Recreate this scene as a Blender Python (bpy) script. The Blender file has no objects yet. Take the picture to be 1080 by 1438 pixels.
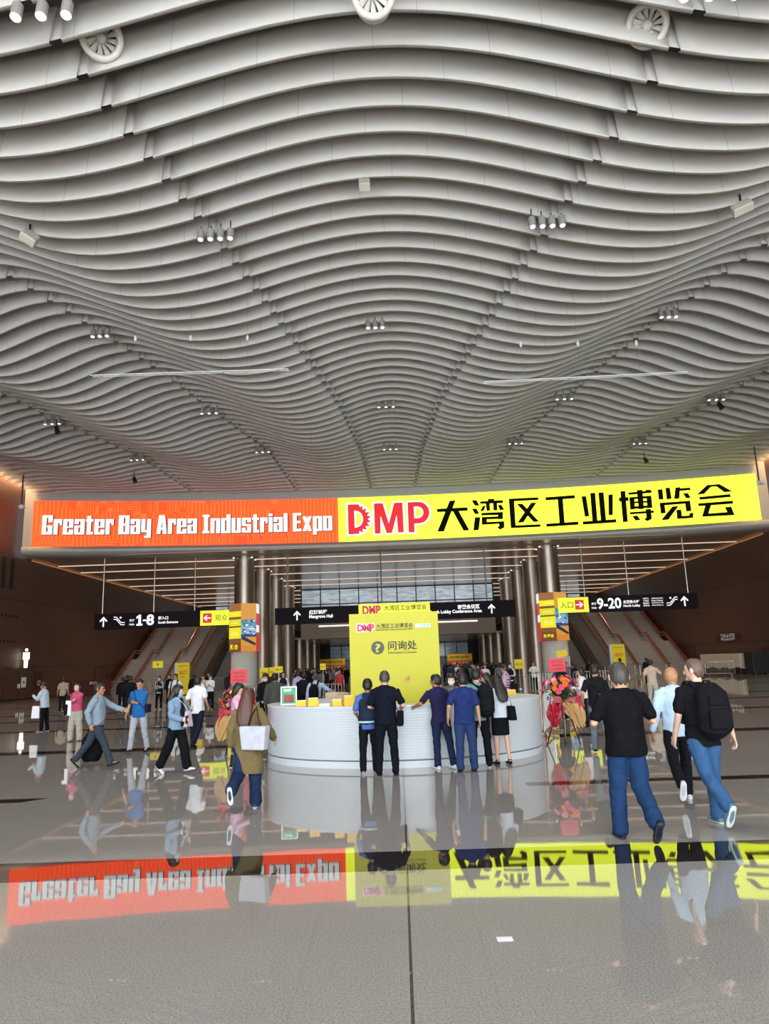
import bpy, bmesh, math, random
from mathutils import Vector, Matrix, Euler
from mathutils.geometry import tessellate_polygon
import numpy as np
random.seed(7)
PI = math.pi
scn = bpy.context.scene
COL = scn.collection

# ------------------------------------------------------------------ camera
F, PITCH, ROLL, YAW, CH = 1020.0, math.radians(11.75), math.radians(2.0), math.radians(0.75), 1.92
fw = Vector((-math.sin(YAW)*math.cos(PITCH), math.cos(YAW)*math.cos(PITCH), math.sin(PITCH)))
rt = fw.cross(Vector((0, 0, 1))).normalized()
up = rt.cross(fw)
R2 = rt*math.cos(ROLL) - up*math.sin(ROLL)
U2 = up*math.cos(ROLL) + rt*math.sin(ROLL)
cam_d = bpy.data.cameras.new('camera')
cam_d.sensor_fit = 'VERTICAL'
cam_d.sensor_height = 36.0
cam_d.lens = 36.0*F/1438.0
cam_d.clip_end = 600
cam = bpy.data.objects.new('camera', cam_d)
COL.objects.link(cam)
m4 = Matrix.Identity(4)
for i in range(3):
    m4[i][0] = R2[i]; m4[i][1] = U2[i]; m4[i][2] = -fw[i]
m4[0][3], m4[1][3], m4[2][3] = 0, 0, CH
cam.matrix_world = m4
scn.camera = cam

# ------------------------------------------------------------------ light and exposure
scn.view_settings.view_transform = 'Standard'
scn.view_settings.look = 'None'
scn.view_settings.exposure = 0.0
scn.view_settings.gamma = 1.0
scn.view_settings.use_curve_mapping = False
scn.cycles.use_denoising = True
scn.cycles.max_bounces = 7
scn.cycles.diffuse_bounces = 4
scn.cycles.glossy_bounces = 4
scn.cycles.caustics_reflective = False
scn.cycles.caustics_refractive = False
scn.cycles.sample_clamp_indirect = 6.0
w = bpy.data.worlds.new('world')
scn.world = w
w.use_nodes = True
w.node_tree.nodes['Background'].inputs[0].default_value = (0.78, 0.86, 0.95, 1)
w.node_tree.nodes['Background'].inputs[1].default_value = 1.1

def area(name, loc, rot, sx, sy, power, col=(1, 1, 1), spread=None):
    d = bpy.data.lights.new(name, 'AREA')
    d.shape = 'RECTANGLE'; d.size = sx; d.size_y = sy; d.energy = power; d.color = col
    if spread: d.spread = spread
    o = bpy.data.objects.new(name, d); COL.objects.link(o)
    o.location = loc; o.rotation_euler = rot
    return o
# overcast daylight through the glazed entrance behind the photographer
area('entrance_daylight', (0, -13.5, 7.5), (PI/2, 0, 0), 56, 13, 16500, (0.90, 0.96, 1.0))
# added fill lamp; the floor behind the camera bounces it up at the ceiling
area('ceiling_bounce_fill', (0, -9.0, 16.5), (0, 0, 0), 54, 7, 54000, (0.97, 0.98, 1.0), math.radians(50))
# warm cove lighting at the top of both timber walls, above the screens
for s in (-1, 1):
    area('cove_light', (s*30.1, 34, 17.9), (0, -s*math.radians(22), 0), 0.5, 52, 2600, (1.0, 0.60, 0.28))
# downlights of the low soffit beyond the screen
def down(x, y, z, power, col=(1.0, 0.86, 0.72)):
    d = bpy.data.lights.new('soffit_downlight', 'SPOT'); d.energy = power; d.color = col
    d.spot_size = math.radians(150); d.spot_blend = 0.6; d.shadow_soft_size = 0.12
    o = bpy.data.objects.new('soffit_downlight', d); COL.objects.link(o); o.location = (x, y, z)
for x in (-24, -17, 0, 17, 24):
    for y in (68, 79, 90, 101) if x else (68, 76, 84):
        down(x, y, 11.3, 420)
for s in (-1, 1): down(s*21, 73, 11.3, 500)  # extra pair added to brighten the escalators
for x in (-8, 0, 8):
    for y in (98, 112): down(x, y, 5.1, 420)
# the hall's own ceiling spotlights
def spot_down(x, y, z, power):
    d = bpy.data.lights.new('ceiling_spot', 'SPOT'); d.energy = power; d.color = (1.0, 0.95, 0.88)
    d.spot_size = math.radians(120); d.spot_blend = 0.7; d.shadow_soft_size = 0.10
    o = bpy.data.objects.new('ceiling_spot', d); COL.objects.link(o); o.location = (x, y, z)
for x in (-19, 0, 19):
    for y in (12, 26, 39, 52): spot_down(x, y, 14.8, 2300)

def ray(x, y):
    return R2*(x-540.0) + U2*(719.0-y) + fw*F
def at(x, y, Y):                       # the point of the place seen at a photograph position, at depth Y
    d = ray(x, y); t = Y/d.y
    return Vector((0, 0, CH)) + d*t
def gnd(x, y, z=0.0):
    d = ray(x, y); t = (z-CH)/d.z
    return Vector((0, 0, CH)) + d*t

# ------------------------------------------------------------------ materials
MATS = {}
def hexc(h):
    h = h.lstrip('#')
    c = [int(h[i:i+2], 16)/255 for i in (0, 2, 4)]
    return tuple(((v+0.055)/1.055)**2.4 if v > 0.04045 else v/12.92 for v in c) + (1,)
def mat(name, col, rough=0.6, metal=0.0, bump=0.0, bscale=40, var=0.0, vscale=3.0, spec=None):
    if name in MATS: return MATS[name]
    m = bpy.data.materials.new(name); m.use_nodes = True
    nt = m.node_tree; b = nt.nodes['Principled BSDF']
    c = hexc(col) if isinstance(col, str) else tuple(col)+(1,) if len(col) == 3 else col
    b.inputs['Base Color'].default_value = c
    b.inputs['Roughness'].default_value = rough
    b.inputs['Metallic'].default_value = metal
    if spec is not None: b.inputs['Specular IOR Level'].default_value = spec
    tc = nt.nodes.new('ShaderNodeTexCoord')
    if var > 0:
        n = nt.nodes.new('ShaderNodeTexNoise'); n.inputs['Scale'].default_value = vscale
        n.inputs['Detail'].default_value = 4
        nt.links.new(tc.outputs['Object'], n.inputs['Vector'])
        mr = nt.nodes.new('ShaderNodeMapRange')
        mr.inputs['From Min'].default_value = 0.25; mr.inputs['From Max'].default_value = 0.75
        mr.inputs['To Min'].default_value = 1-var; mr.inputs['To Max'].default_value = 1+var
        nt.links.new(n.outputs['Fac'], mr.inputs['Value'])
        mx = nt.nodes.new('ShaderNodeVectorMath'); mx.operation = 'SCALE'
        mx.inputs[0].default_value = c[:3]
        nt.links.new(mr.outputs['Result'], mx.inputs['Scale'])
        nt.links.new(mx.outputs['Vector'], b.inputs['Base Color'])
    if bump > 0:
        n = nt.nodes.new('ShaderNodeTexNoise'); n.inputs['Scale'].default_value = bscale
        n.inputs['Detail'].default_value = 3
        nt.links.new(tc.outputs['Object'], n.inputs['Vector'])
        bp = nt.nodes.new('ShaderNodeBump'); bp.inputs['Strength'].default_value = bump
        bp.inputs['Distance'].default_value = 0.02
        nt.links.new(n.outputs['Fac'], bp.inputs['Height'])
        nt.links.new(bp.outputs['Normal'], b.inputs['Normal'])
    MATS[name] = m
    return m
def emit(name, col, strength=1.0):
    if name in MATS: return MATS[name]
    m = bpy.data.materials.new(name); m.use_nodes = True
    nt = m.node_tree; b = nt.nodes['Principled BSDF']
    c = hexc(col) if isinstance(col, str) else tuple(col)+(1,)
    b.inputs['Base Color'].default_value = (0.02, 0.02, 0.02, 1)
    b.inputs['Emission Color'].default_value = c
    b.inputs['Emission Strength'].default_value = strength
    b.inputs['Roughness'].default_value = 0.4
    MATS[name] = m
    return m
def cloth(col, rough=0.85):
    return mat('cloth_'+col.strip('#'), col, rough, 0, 0.35, 28, 0.10, 9, spec=0.12)
def skin(col='#c99a80'):
    return mat('skin_'+col.strip('#'), col, 0.5, 0, 0, 1, 0.05, 20)

def nodes_of(m):
    nt = m.node_tree
    return nt, nt.nodes, nt.links, nt.nodes['Principled BSDF']
def mth(nt, op, a, b=None, c=None):
    n = nt.nodes.new('ShaderNodeMath'); n.operation = op
    for i, v in enumerate((a, b, c)):
        if v is None: continue
        if isinstance(v, (int, float)): n.inputs[i].default_value = v
        else: nt.links.new(v, n.inputs[i])
    return n.outputs[0]
def mixc(nt, f, a, b):
    n = nt.nodes.new('ShaderNodeMix'); n.data_type = 'RGBA'
    if isinstance(f, (int, float)): n.inputs['Factor'].default_value = f
    else: nt.links.new(f, n.inputs['Factor'])
    for k, v in (('A', a), ('B', b)):
        s = [i for i in n.inputs if i.name == k and i.type == 'RGBA'][0]
        if isinstance(v, tuple): s.default_value = v
        else: nt.links.new(v, s)
    return [o for o in n.outputs if o.type == 'RGBA'][0]

# polished granite floor with dark bands
FLOOR_BASE = (0.325, 0.306, 0.283, 1)
def floor_mat():
    m = bpy.data.materials.new('polished_granite'); m.use_nodes = True
    nt, N, L, b = nodes_of(m)
    tc = N.new('ShaderNodeTexCoord'); sep = N.new('ShaderNodeSeparateXYZ')
    L.new(tc.outputs['Object'], sep.inputs[0]); X, Y = sep.outputs[0], sep.outputs[1]
    n1 = N.new('ShaderNodeTexNoise'); n1.inputs['Scale'].default_value = 70; n1.inputs['Detail'].default_value = 3
    n1.inputs['Roughness'].default_value = 0.75
    L.new(tc.outputs['Object'], n1.inputs['Vector'])
    r1 = N.new('ShaderNodeMapRange'); r1.inputs['From Min'].default_value = 0.35; r1.inputs['From Max'].default_value = 0.65
    r1.inputs['To Min'].default_value = 0.66; r1.inputs['To Max'].default_value = 1.30
    L.new(n1.outputs['Fac'], r1.inputs['Value'])
    n2 = N.new('ShaderNodeTexNoise'); n2.inputs['Scale'].default_value = 0.5; n2.inputs['Detail'].default_value = 5
    L.new(tc.outputs['Object'], n2.inputs['Vector'])
    r2 = N.new('ShaderNodeMapRange'); r2.inputs['To Min'].default_value = 0.90; r2.inputs['To Max'].default_value = 1.10
    L.new(n2.outputs['Fac'], r2.inputs['Value'])
    sp = mth(nt, 'MULTIPLY', r1.outputs[0], r2.outputs[0])
    sc = N.new('ShaderNodeVectorMath'); sc.operation = 'SCALE'; sc.inputs[0].default_value = FLOOR_BASE[:3]
    L.new(sp, sc.inputs['Scale'])
    def band(c, hw):
        return mth(nt, 'LESS_THAN', mth(nt, 'ABSOLUTE', mth(nt, 'SUBTRACT', Y, c)), hw)
    bands = band(7.76, 0.36)
    for c, hw in ((19.0, 0.36), (26.0, 0.30), (31.5, 0.3), (36.0, 0.3), (45, .3), (54, .3), (63, .3), (72, .3)):
        bands = mth(nt, 'MAXIMUM', bands, band(c, hw))
    short = mth(nt, 'MULTIPLY', band(11.98, 0.17),
                mth(nt, 'MAXIMUM', mth(nt, 'GREATER_THAN', X, 1.9),
                    mth(nt, 'LESS_THAN', mth(nt, 'ADD', X, mth(nt, 'MULTIPLY', mth(nt, 'SUBTRACT', Y, 11.98), -0.9)), -5.8)))
    bands = mth(nt, 'MAXIMUM', bands, short)
    col = mixc(nt, bands, sc.outputs[0], (0.022, 0.018, 0.016, 1))
    jx = mth(nt, 'LESS_THAN', mth(nt, 'ABSOLUTE', X), 0.010)
    fx = mth(nt, 'ABSOLUTE', mth(nt, 'SUBTRACT', mth(nt, 'FRACT', mth(nt, 'DIVIDE', mth(nt, 'ADD', X, 200.5), 1.2)), 0.5))
    jt = mth(nt, 'LESS_THAN', fx, 0.0012)
    fy = mth(nt, 'ABSOLUTE', mth(nt, 'SUBTRACT', mth(nt, 'FRACT', mth(nt, 'DIVIDE', mth(nt, 'ADD', Y, 200.0), 1.2)), 0.5))
    jt = mth(nt, 'MULTIPLY', mth(nt, 'MAXIMUM', jt, mth(nt, 'LESS_THAN', fy, 0.0012)), 0.25)
    col = mixc(nt, mth(nt, 'MAXIMUM', mth(nt, 'MULTIPLY', jx, 0.85), jt), col, (0.02, 0.018, 0.016, 1))
    L.new(col, b.inputs['Base Color'])
    b.inputs['Roughness'].default_value = 0.024
    b.inputs['IOR'].default_value = 1.6
    bp = N.new('ShaderNodeBump'); bp.inputs['Strength'].default_value = 0.035; bp.inputs['Distance'].default_value = 0.01
    n3 = N.new('ShaderNodeTexNoise'); n3.inputs['Scale'].default_value = 1.4; n3.inputs['Detail'].default_value = 2
    L.new(tc.outputs['Object'], n3.inputs['Vector']); L.new(n3.outputs['Fac'], bp.inputs['Height'])
    L.new(bp.outputs['Normal'], b.inputs['Normal'])
    return m
def wood_mat():
    m = bpy.data.materials.new('timber_veneer'); m.use_nodes = True
    nt, N, L, b = nodes_of(m)
    tc = N.new('ShaderNodeTexCoord'); sep = N.new('ShaderNodeSeparateXYZ')
    L.new(tc.outputs['Object'], sep.inputs[0]); Z = sep.outputs[2]
    hv = mth(nt, 'ADD', sep.outputs[0], sep.outputs[1])
    mp = N.new('ShaderNodeMapping'); mp.inputs['Scale'].default_value = (3, 3, 0.12)
    L.new(tc.outputs['Object'], mp.inputs['Vector'])
    n = N.new('ShaderNodeTexNoise'); n.inputs['Scale'].default_value = 3; n.inputs['Detail'].default_value = 6
    L.new(mp.outputs[0], n.inputs['Vector'])
    c = mixc(nt, n.outputs['Fac'], hexc('#4a2f20'), hexc('#664533'))
    fv = mth(nt, 'FRACT', mth(nt, 'DIVIDE', mth(nt, 'ADD', hv, 300.0), 1.2))
    jv = mth(nt, 'LESS_THAN', fv, 0.018)
    jh = mth(nt, 'MAXIMUM', mth(nt, 'LESS_THAN', mth(nt, 'ABSOLUTE', mth(nt, 'SUBTRACT', Z, 2.65)), 0.05),
             mth(nt, 'LESS_THAN', mth(nt, 'ABSOLUTE', mth(nt, 'SUBTRACT', Z, 7.9)), 0.05))
    c = mixc(nt, mth(nt, 'MULTIPLY', mth(nt, 'MAXIMUM', jv, jh), 0.7), c, (0.012, 0.008, 0.006, 1))
    L.new(c, b.inputs['Base Color']); b.inputs['Roughness'].default_value = 0.42
    return m
def slat_mat():
    m = bpy.data.materials.new('painted_metal_slat'); m.use_nodes = True
    nt, N, L, b = nodes_of(m)
    tc = N.new('ShaderNodeTexCoord'); sep = N.new('ShaderNodeSeparateXYZ')
    L.new(tc.outputs['Object'], sep.inputs[0])
    k = mth(nt, 'FLOOR', mth(nt, 'ADD', sep.outputs[1], 0.3))
    f = mth(nt, 'FRACT', mth(nt, 'ADD', mth(nt, 'DIVIDE', mth(nt, 'ADD', sep.outputs[0], 100.0), 2.9), mth(nt, 'MULTIPLY', k, 0.37)))
    j = mth(nt, 'MULTIPLY', mth(nt, 'LESS_THAN', f, 0.006), 0.5)
    c = mixc(nt, j, (0.55, 0.54, 0.515, 1), (0.14, 0.14, 0.13, 1))
    L.new(c, b.inputs['Base Color']); b.inputs['Roughness'].default_value = 0.45
    return m
def orange_led():
    m = bpy.data.materials.new('led_orange_circuit'); m.use_nodes = True
    nt, N, L, b = nodes_of(m)
    tc = N.new('ShaderNodeTexCoord')
    n = N.new('ShaderNodeTexNoise'); n.inputs['Scale'].default_value = 0.35; n.inputs['Detail'].default_value = 2
    L.new(tc.outputs['Object'], n.inputs['Vector'])
    v = N.new('ShaderNodeTexVoronoi'); v.distance = 'CHEBYCHEV'; v.inputs['Scale'].default_value = 0.55
    L.new(tc.outputs['Object'], v.inputs['Vector'])
    rings = mth(nt, 'FRACT', mth(nt, 'MULTIPLY', v.outputs['Distance'], 9.0))
    ln = mth(nt, 'LESS_THAN', rings, 0.42)
    sep = N.new('ShaderNodeSeparateXYZ'); L.new(tc.outputs['Object'], sep.inputs[0])
    st = mth(nt, 'LESS_THAN', mth(nt, 'FRACT', mth(nt, 'MULTIPLY', sep.outputs[0], 3.2)), 0.4)
    sel = mth(nt, 'GREATER_THAN', n.outputs['Fac'], 0.53)
    ln = mth(nt, 'ADD', mth(nt, 'MULTIPLY', st, sel), mth(nt, 'MULTIPLY', ln, mth(nt, 'SUBTRACT', 1.0, sel)))
    base = mixc(nt, n.outputs['Fac'], hexc('#e23a08'), hexc('#fb6a10'))
    c = mixc(nt, mth(nt, 'MULTIPLY', ln, 0.6), base, hexc('#ff8a2c'))
    b.inputs['Base Color'].default_value = (0.02, 0.02, 0.02, 1)
    vm = N.new('ShaderNodeVectorMath'); vm.operation = 'MULTIPLY'; vm.inputs[1].default_value = (2.2, 1.0, 0.8); L.new(c, vm.inputs[0])
    L.new(vm.outputs[0], b.inputs['Emission Color']); b.inputs['Emission Strength'].default_value = 1.0
    return m

M_FLOOR, M_WOOD, M_SLAT = floor_mat(), wood_mat(), slat_mat()
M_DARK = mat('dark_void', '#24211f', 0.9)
M_BACK = mat('ceiling_backing', '#5e5a55', 0.9)
M_FASCIA = mat('fascia_metal', '#a9a8a4', 0.4, 0.2)
M_SOFFIT = mat('soffit_metal', '#c9b7a6', 0.2, 0.25, var=0.12, vscale=0.4)
M_STEEL = mat('brushed_steel', '#b5a799', 0.36, 0.92)
M_STEELG = mat('column_cladding', '#dfe2dc', 0.5, 0.0)
M_STEELD = mat('stainless_bar', '#b5b2ac', 0.3, 0.8)
M_BEIGE = mat('beige_plaster', '#b3a596', 0.6)
M_WHITE = mat('white_laminate', '#ccd3d8', 0.35)
M_BLACK = mat('black_plastic', '#141416', 0.5)
M_SIGN = mat('sign_aubergine', '#1b121c', 0.6, spec=.15)
M_COPPER = mat('copper_rail', '#b06a45', 0.3, 0.6)
M_STEP = mat('stair_stone', '#a59a8e', 0.6, var=0.1)
M_YBOARD = mat('yellow_board', (0.47, 0.44, 0.008), 0.5)
M_YSIGN = mat('yellow_card', '#eed513', 0.6)
M_INK = mat('dark_ink', '#242a20', 0.6)
E_WHITE = emit('lit_white', '#ffffff', 1.15)
E_YEL = emit('lit_yellow', '#f2ff2a', 1.05)
E_LEDY = emit('led_yellow', (0.88, 1.0, 0.03), 2.3)
E_LEDW = emit('led_white', (0.82, 0.97, 1.0), 1.35)
E_LEDWW = emit('led_pure_white', (1.0, 1.0, 0.95), 2.0)
E_LEDR = emit('led_red', (0.80, 0.0, 0.012), 1.1)
M_LEDK = mat('led_black', '#14150a', 0.9, spec=0.1)
M_LEDO = orange_led()
E_LINE = emit('soffit_line_light', (1.0, 0.72, 0.52), 1.1)
E_COVE = emit('cove_strip', (1.0, 0.42, 0.16), 0.35)
E_LAMP = emit('lamp_glow', (1.0, 0.9, 0.75), 9.0)
E_LAMPS = emit('lamp_soft', (0.95, 0.97, 1.0), 1.3)
E_PANE = emit('daylit_glass', (0.55, 0.68, 0.78), 0.85)

# ------------------------------------------------------------------ mesh helpers
def link(o, parent=None):
    COL.objects.link(o)
    if parent is not None: o.parent = parent
    return o
def finish(name, bm, m, parent=None, smooth=False, bevel=0.0):
    me = bpy.data.meshes.new(name)
    bm.to_mesh(me); bm.free()
    for x in (m if isinstance(m, (list, tuple)) else [m]): me.materials.append(x)
    if smooth:
        me.polygons.foreach_set('use_smooth', [True]*len(me.polygons))
    o = bpy.data.objects.new(name, me); link(o, parent)
    if bevel:
        md = o.modifiers.new('bevel', 'BEVEL'); md.width = bevel; md.segments = 2; md.limit_method = 'ANGLE'
    return o
def tag(o, label, cat, group=None, kind=None):
    if label: o['label'] = label
    if cat: o['category'] = cat
    if group: o['group'] = group
    if kind: o['kind'] = kind
    return o
def thing(name, label, cat, loc=(0, 0, 0), rz=0.0, group=None):
    o = bpy.data.objects.new(name, None); COL.objects.link(o)
    o.empty_display_size = 0.2
    o.location = loc; o.rotation_euler = (0, 0, rz)
    return tag(o, label, cat, group)
def struct(o, label=None):
    o['kind'] = 'structure'
    if label: o['label'] = label
    return o
def box(bm, c, s, rz=0.0, mi=0, taper=None):
    hx, hy, hz = s[0]/2, s[1]/2, s[2]/2
    vs = []
    for z in (-hz, hz):
        k = taper if (taper and z > 0) else 1.0
        for x, y in ((-hx, -hy), (hx, -hy), (hx, hy), (-hx, hy)):
            x *= k; y *= k
            X = x*math.cos(rz) - y*math.sin(rz); Y = x*math.sin(rz) + y*math.cos(rz)
            vs.append(bm.verts.new((c[0]+X, c[1]+Y, c[2]+z)))
    for f in ((3, 2, 1, 0), (4, 5, 6, 7), (0, 1, 5, 4), (1, 2, 6, 5), (2, 3, 7, 6), (3, 0, 4, 7)):
        fc = bm.faces.new([vs[i] for i in f]); fc.material_index = mi
def box_o(name, c, s, m, parent=None, rz=0.0, bevel=0.0):
    bm = bmesh.new(); box(bm, c, s, rz); return finish(name, bm, m, parent, bevel=bevel)
def tube(bm, pts, rad, n=12, side=(1, 0, 0), caps=True, mi=0):
    pts = [Vector(p) for p in pts]; side = Vector(side); rings = []
    K = len(pts)
    rad = [(r, r) if isinstance(r, (int, float)) else r for r in rad]
    if len(rad) == 1: rad = rad*K
    def ring(p, t, rx, ry):
        sd = side
        if abs(sd.dot(t)) > 0.95: sd = Vector((0, 1, 0)) if abs(t.y) < 0.9 else Vector((0, 0, 1))
        sx = (sd - t*sd.dot(t)).normalized(); fy = t.cross(sx)
        return [bm.verts.new(p + sx*rx*math.cos(2*PI*i/n) + fy*ry*math.sin(2*PI*i/n)) for i in range(n)]
    for i, p in enumerate(pts):
        if i == 0: t = pts[1]-pts[0]
        elif i == K-1: t = pts[-1]-pts[-2]
        else: t = (pts[i+1]-p).normalized() + (p-pts[i-1]).normalized()
        t = t.normalized() if t.length > 1e-9 else Vector((0, 0, 1))
        rx, ry = rad[i]
        if caps and i == 0:
            q = min(rx, ry)
            rings.append(ring(p - t*q*0.5, t, rx*0.75, ry*0.75))
        rings.append(ring(p, t, rx, ry))
        if caps and i == K-1:
            q = min(rx, ry)
            rings.append(ring(p + t*q*0.5, t, rx*0.75, ry*0.75))
    for a, b in zip(rings, rings[1:]):
        for i in range(n):
            f = bm.faces.new((a[i], a[(i+1) % n], b[(i+1) % n], b[i])); f.material_index = mi
    f = bm.faces.new(rings[0][::-1]); f.material_index = mi
    f = bm.faces.new(rings[-1]); f.material_index = mi
def cyl(bm, p0, p1, r, n=12, mi=0, r2=None):
    tube(bm, [p0, p1], [r, r if r2 is None else r2], n, caps=False, mi=mi)
def ball(bm, c, r, seg=12, rings=8, mi=0):
    r = (r, r, r) if isinstance(r, (int, float)) else r
    ret = bmesh.ops.create_uvsphere(bm, u_segments=seg, v_segments=rings, radius=1.0)
    for v in ret['verts']:
        v.co = Vector((c[0]+v.co.x*r[0], c[1]+v.co.y*r[1], c[2]+v.co.z*r[2]))
        for f in v.link_faces: f.material_index = mi
def lathe(bm, prof, n=32, c=(0, 0), mi=0):
    rows = []
    for r, z in prof:
        rows.append([bm.verts.new((c[0]+r*math.cos(2*PI*i/n), c[1]+r*math.sin(2*PI*i/n), z)) for i in range(n)])
    for a, b in zip(rows, rows[1:]):
        for i in range(n):
            f = bm.faces.new((a[i], a[(i+1) % n], b[(i+1) % n], b[i])); f.material_index = mi
    return rows
def poly(bm, pts, holes=(), mi=0):
    loops = [[Vector(p) for p in pts]] + [[Vector(p) for p in h] for h in holes]
    tris = tessellate_polygon(loops)
    vs = [bm.verts.new(p) for lp in loops for p in lp]
    for t in tris:
        try:
            f = bm.faces.new([vs[i] for i in t]); f.material_index = mi
        except ValueError: pass
def copy_tree(o, parent=None):
    c = o.copy(); COL.objects.link(c); c.parent = parent
    for ch in [x for x in CHILDREN.get(o.name, [])]:
        copy_tree(ch, c)
    return c
CHILDREN = {}
def index_children(root):
    for ch in root.children_recursive:
        CHILDREN.setdefault(ch.parent.name, []).append(ch)

def text_mesh(body, bold=0.0, shear=0.0, space=1.0):
    c = bpy.data.curves.new('lettering', 'FONT'); c.body = body; c.offset = bold; c.shear = shear
    c.space_character = space; c.resolution_u = 3
    o = bpy.data.objects.new('lettering', c); COL.objects.link(o)
    dg = bpy.context.evaluated_depsgraph_get()
    me = bpy.data.meshes.new_from_object(o.evaluated_get(dg))
    bpy.data.objects.remove(o); bpy.data.curves.remove(c)
    return me
def text(body, m, parent, loc, width=None, height=None, bold=0.0, rz=0.0, space=1.0, name='lettering', fn=None, centre=True, tilt=0.0):
    """lettering standing upright in the XZ plane, facing -Y; fitted to width x height, centred on loc"""
    me = text_mesh(body, bold, 0, space)
    n = len(me.vertices); a = np.empty(n*3); me.vertices.foreach_get('co', a); a = a.reshape(-1, 3)
    mn, mx = a.min(0), a.max(0); s = mx-mn
    sx = (width/s[0]) if width else None; sy = (height/s[1]) if height else None
    if sx is None: sx = sy
    if sy is None: sy = sx
    x = (a[:, 0]-mn[0]-s[0]/2)*sx; z = (a[:, 1]-mn[1]-s[1]/2)*sy
    z = z + x*math.tan(tilt)
    out = np.zeros((n, 3)); out[:, 0] = x; out[:, 2] = z
    if fn:
        out = np.array([fn(loc[0]+p[0], loc[2]+p[2]) for p in out]); L0 = (0, 0, 0)
    else: L0 = loc
    me.vertices.foreach_set('co', out.reshape(-1)); me.update()
    me.materials.clear(); me.materials.append(m)
    o = bpy.data.objects.new(name, me); link(o, parent)
    o.location = L0; o.rotation_euler = (0, 0, rz)
    return o
# ================================================================== THE SETTING
XW = 30.6
bm = bmesh.new()
vs = [bm.verts.new(p) for p in ((-60, -30, 0), (60, -30, 0), (60, 135, 0), (-60, 135, 0))]; bm.faces.new(vs)
struct(finish('floor', bm, M_FLOOR), 'polished grey granite floor with dark cross bands')
for s, nm in ((-1, 'wall_left'), (1, 'wall_right')):
    struct(box_o(nm, (s*(XW+0.2), 58, 9.5), (0.4, 144, 19), M_WOOD), 'tall brown timber panelled side wall')
struct(box_o('wall_far', (0, 130, 6), (61, 0.4, 12), mat('far_wall', '#3a302b', 0.5)), 'dark far end wall')

# --- wave ceiling of hanging curved slats
yy = lambda a: [p[0] for p in a]
TJ1 = [(3, 8.8), (10, 7.6), (15.4, 6.7), (19.3, 6.0), (23.2, 5.3), (28, 4.5), (33, 3.7), (40, 2.75), (49.5, 2.15), (61, 1.85)]
TJ2 = [(3, 22.5), (10, 20), (17, 17.2), (20, 16.2), (25, 14.6), (28, 13.65), (30, 13.1), (32, 12.45), (34, 12), (35.5, 11.6), (41, 10.6), (47, 9.3), (50, 8.75), (61, 8.2)]
TJ3 = [(3, 37), (10, 34), (20, 28.5), (25, 25.5), (30, 23.6), (38, 20.9), (41.5, 20.3), (50, 18), (61, 17)]
TT1 = [(3, 12), (10, 10.9), (17.3, 9.8), (19.3, 9.5), (21.3, 9.3), (24.3, 8.8), (30, 7.4), (40, 5.2), (50, 4.7), (61, 4.3)]
TD = [(3, 2.0), (17, 1.9), (20, 1.75), (24, 1.6), (35, 1.4), (45, 1.1), (52, .6), (57, .2), (60, 0)]
TZ = [(3, 17), (50, 17), (58, 16.75), (61, 16.6)]
def itp(tb, y): return float(np.interp(y, [p[0] for p in tb], [p[1] for p in tb]))
def wave(X, Y):
    a = abs(X); j2, j3, t1, D = itp(TJ2, Y), itp(TJ3, Y), itp(TT1, Y), itp(TD, Y)
    t2 = (j2+j3)/2; w3 = j3-j2
    ex = [0, t1, j2, t2, j3, j3+w3/2, j3+w3, j3+1.5*w3, j3+2*w3, j3+2.5*w3, j3+3*w3]
    for i in range(len(ex)-1):
        if a <= ex[i+1]:
            u = (a-ex[i])/(ex[i+1]-ex[i]); ph = PI*(i+u); break
    else: ph = 0
    return itp(TZ, Y) - D*0.5*(1-math.cos(ph))
PROF = [(0.34, 1.16), (0.19, 1.16), (0.13, 0.90), (0.072, 0.6), (0.042, 0.4), (0.018, 0.2), (0.004, 0.07), (0.0, 0.0)]
PROF2 = [(0.0, 0.0), (0.10, 0.0), (0.105, 0.05)]
REC = [(0.36, 1.16), (0.24, 1.16), (0.14, 0.6), (0.09, 0.3), (0.065, 0.10)]
ceil = bpy.data.objects.new('ceiling', None); COL.objects.link(ceil)
struct(ceil, 'wave ceiling of pale grey curved slats')
bmb = bmesh.new()
v = [bmb.verts.new(p) for p in ((-XW, -14, 18.6), (-XW, 61, 18.6), (XW, 61, 18.6), (XW, -14, 18.6))]; bmb.faces.new(v)
finish('ceiling_backing', bmb, M_BACK, ceil)
def strip(bm, xs, Y, prof, caps=True):
    rows = []
    for X in xs:
        z = wave(X, Y)
        rows.append([bm.verts.new((X, Y+p[0], z+p[1])) for p in prof])
    for a, b in zip(rows, rows[1:]):
        for i in range(len(prof)-1):
            f = bm.faces.new((a[i], a[i+1], b[i+1], b[i])); f.smooth = True
    for r in (rows[0], rows[-1]) if caps else ():
        try: bm.faces.new(r)
        except ValueError: pass
k = 0
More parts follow.
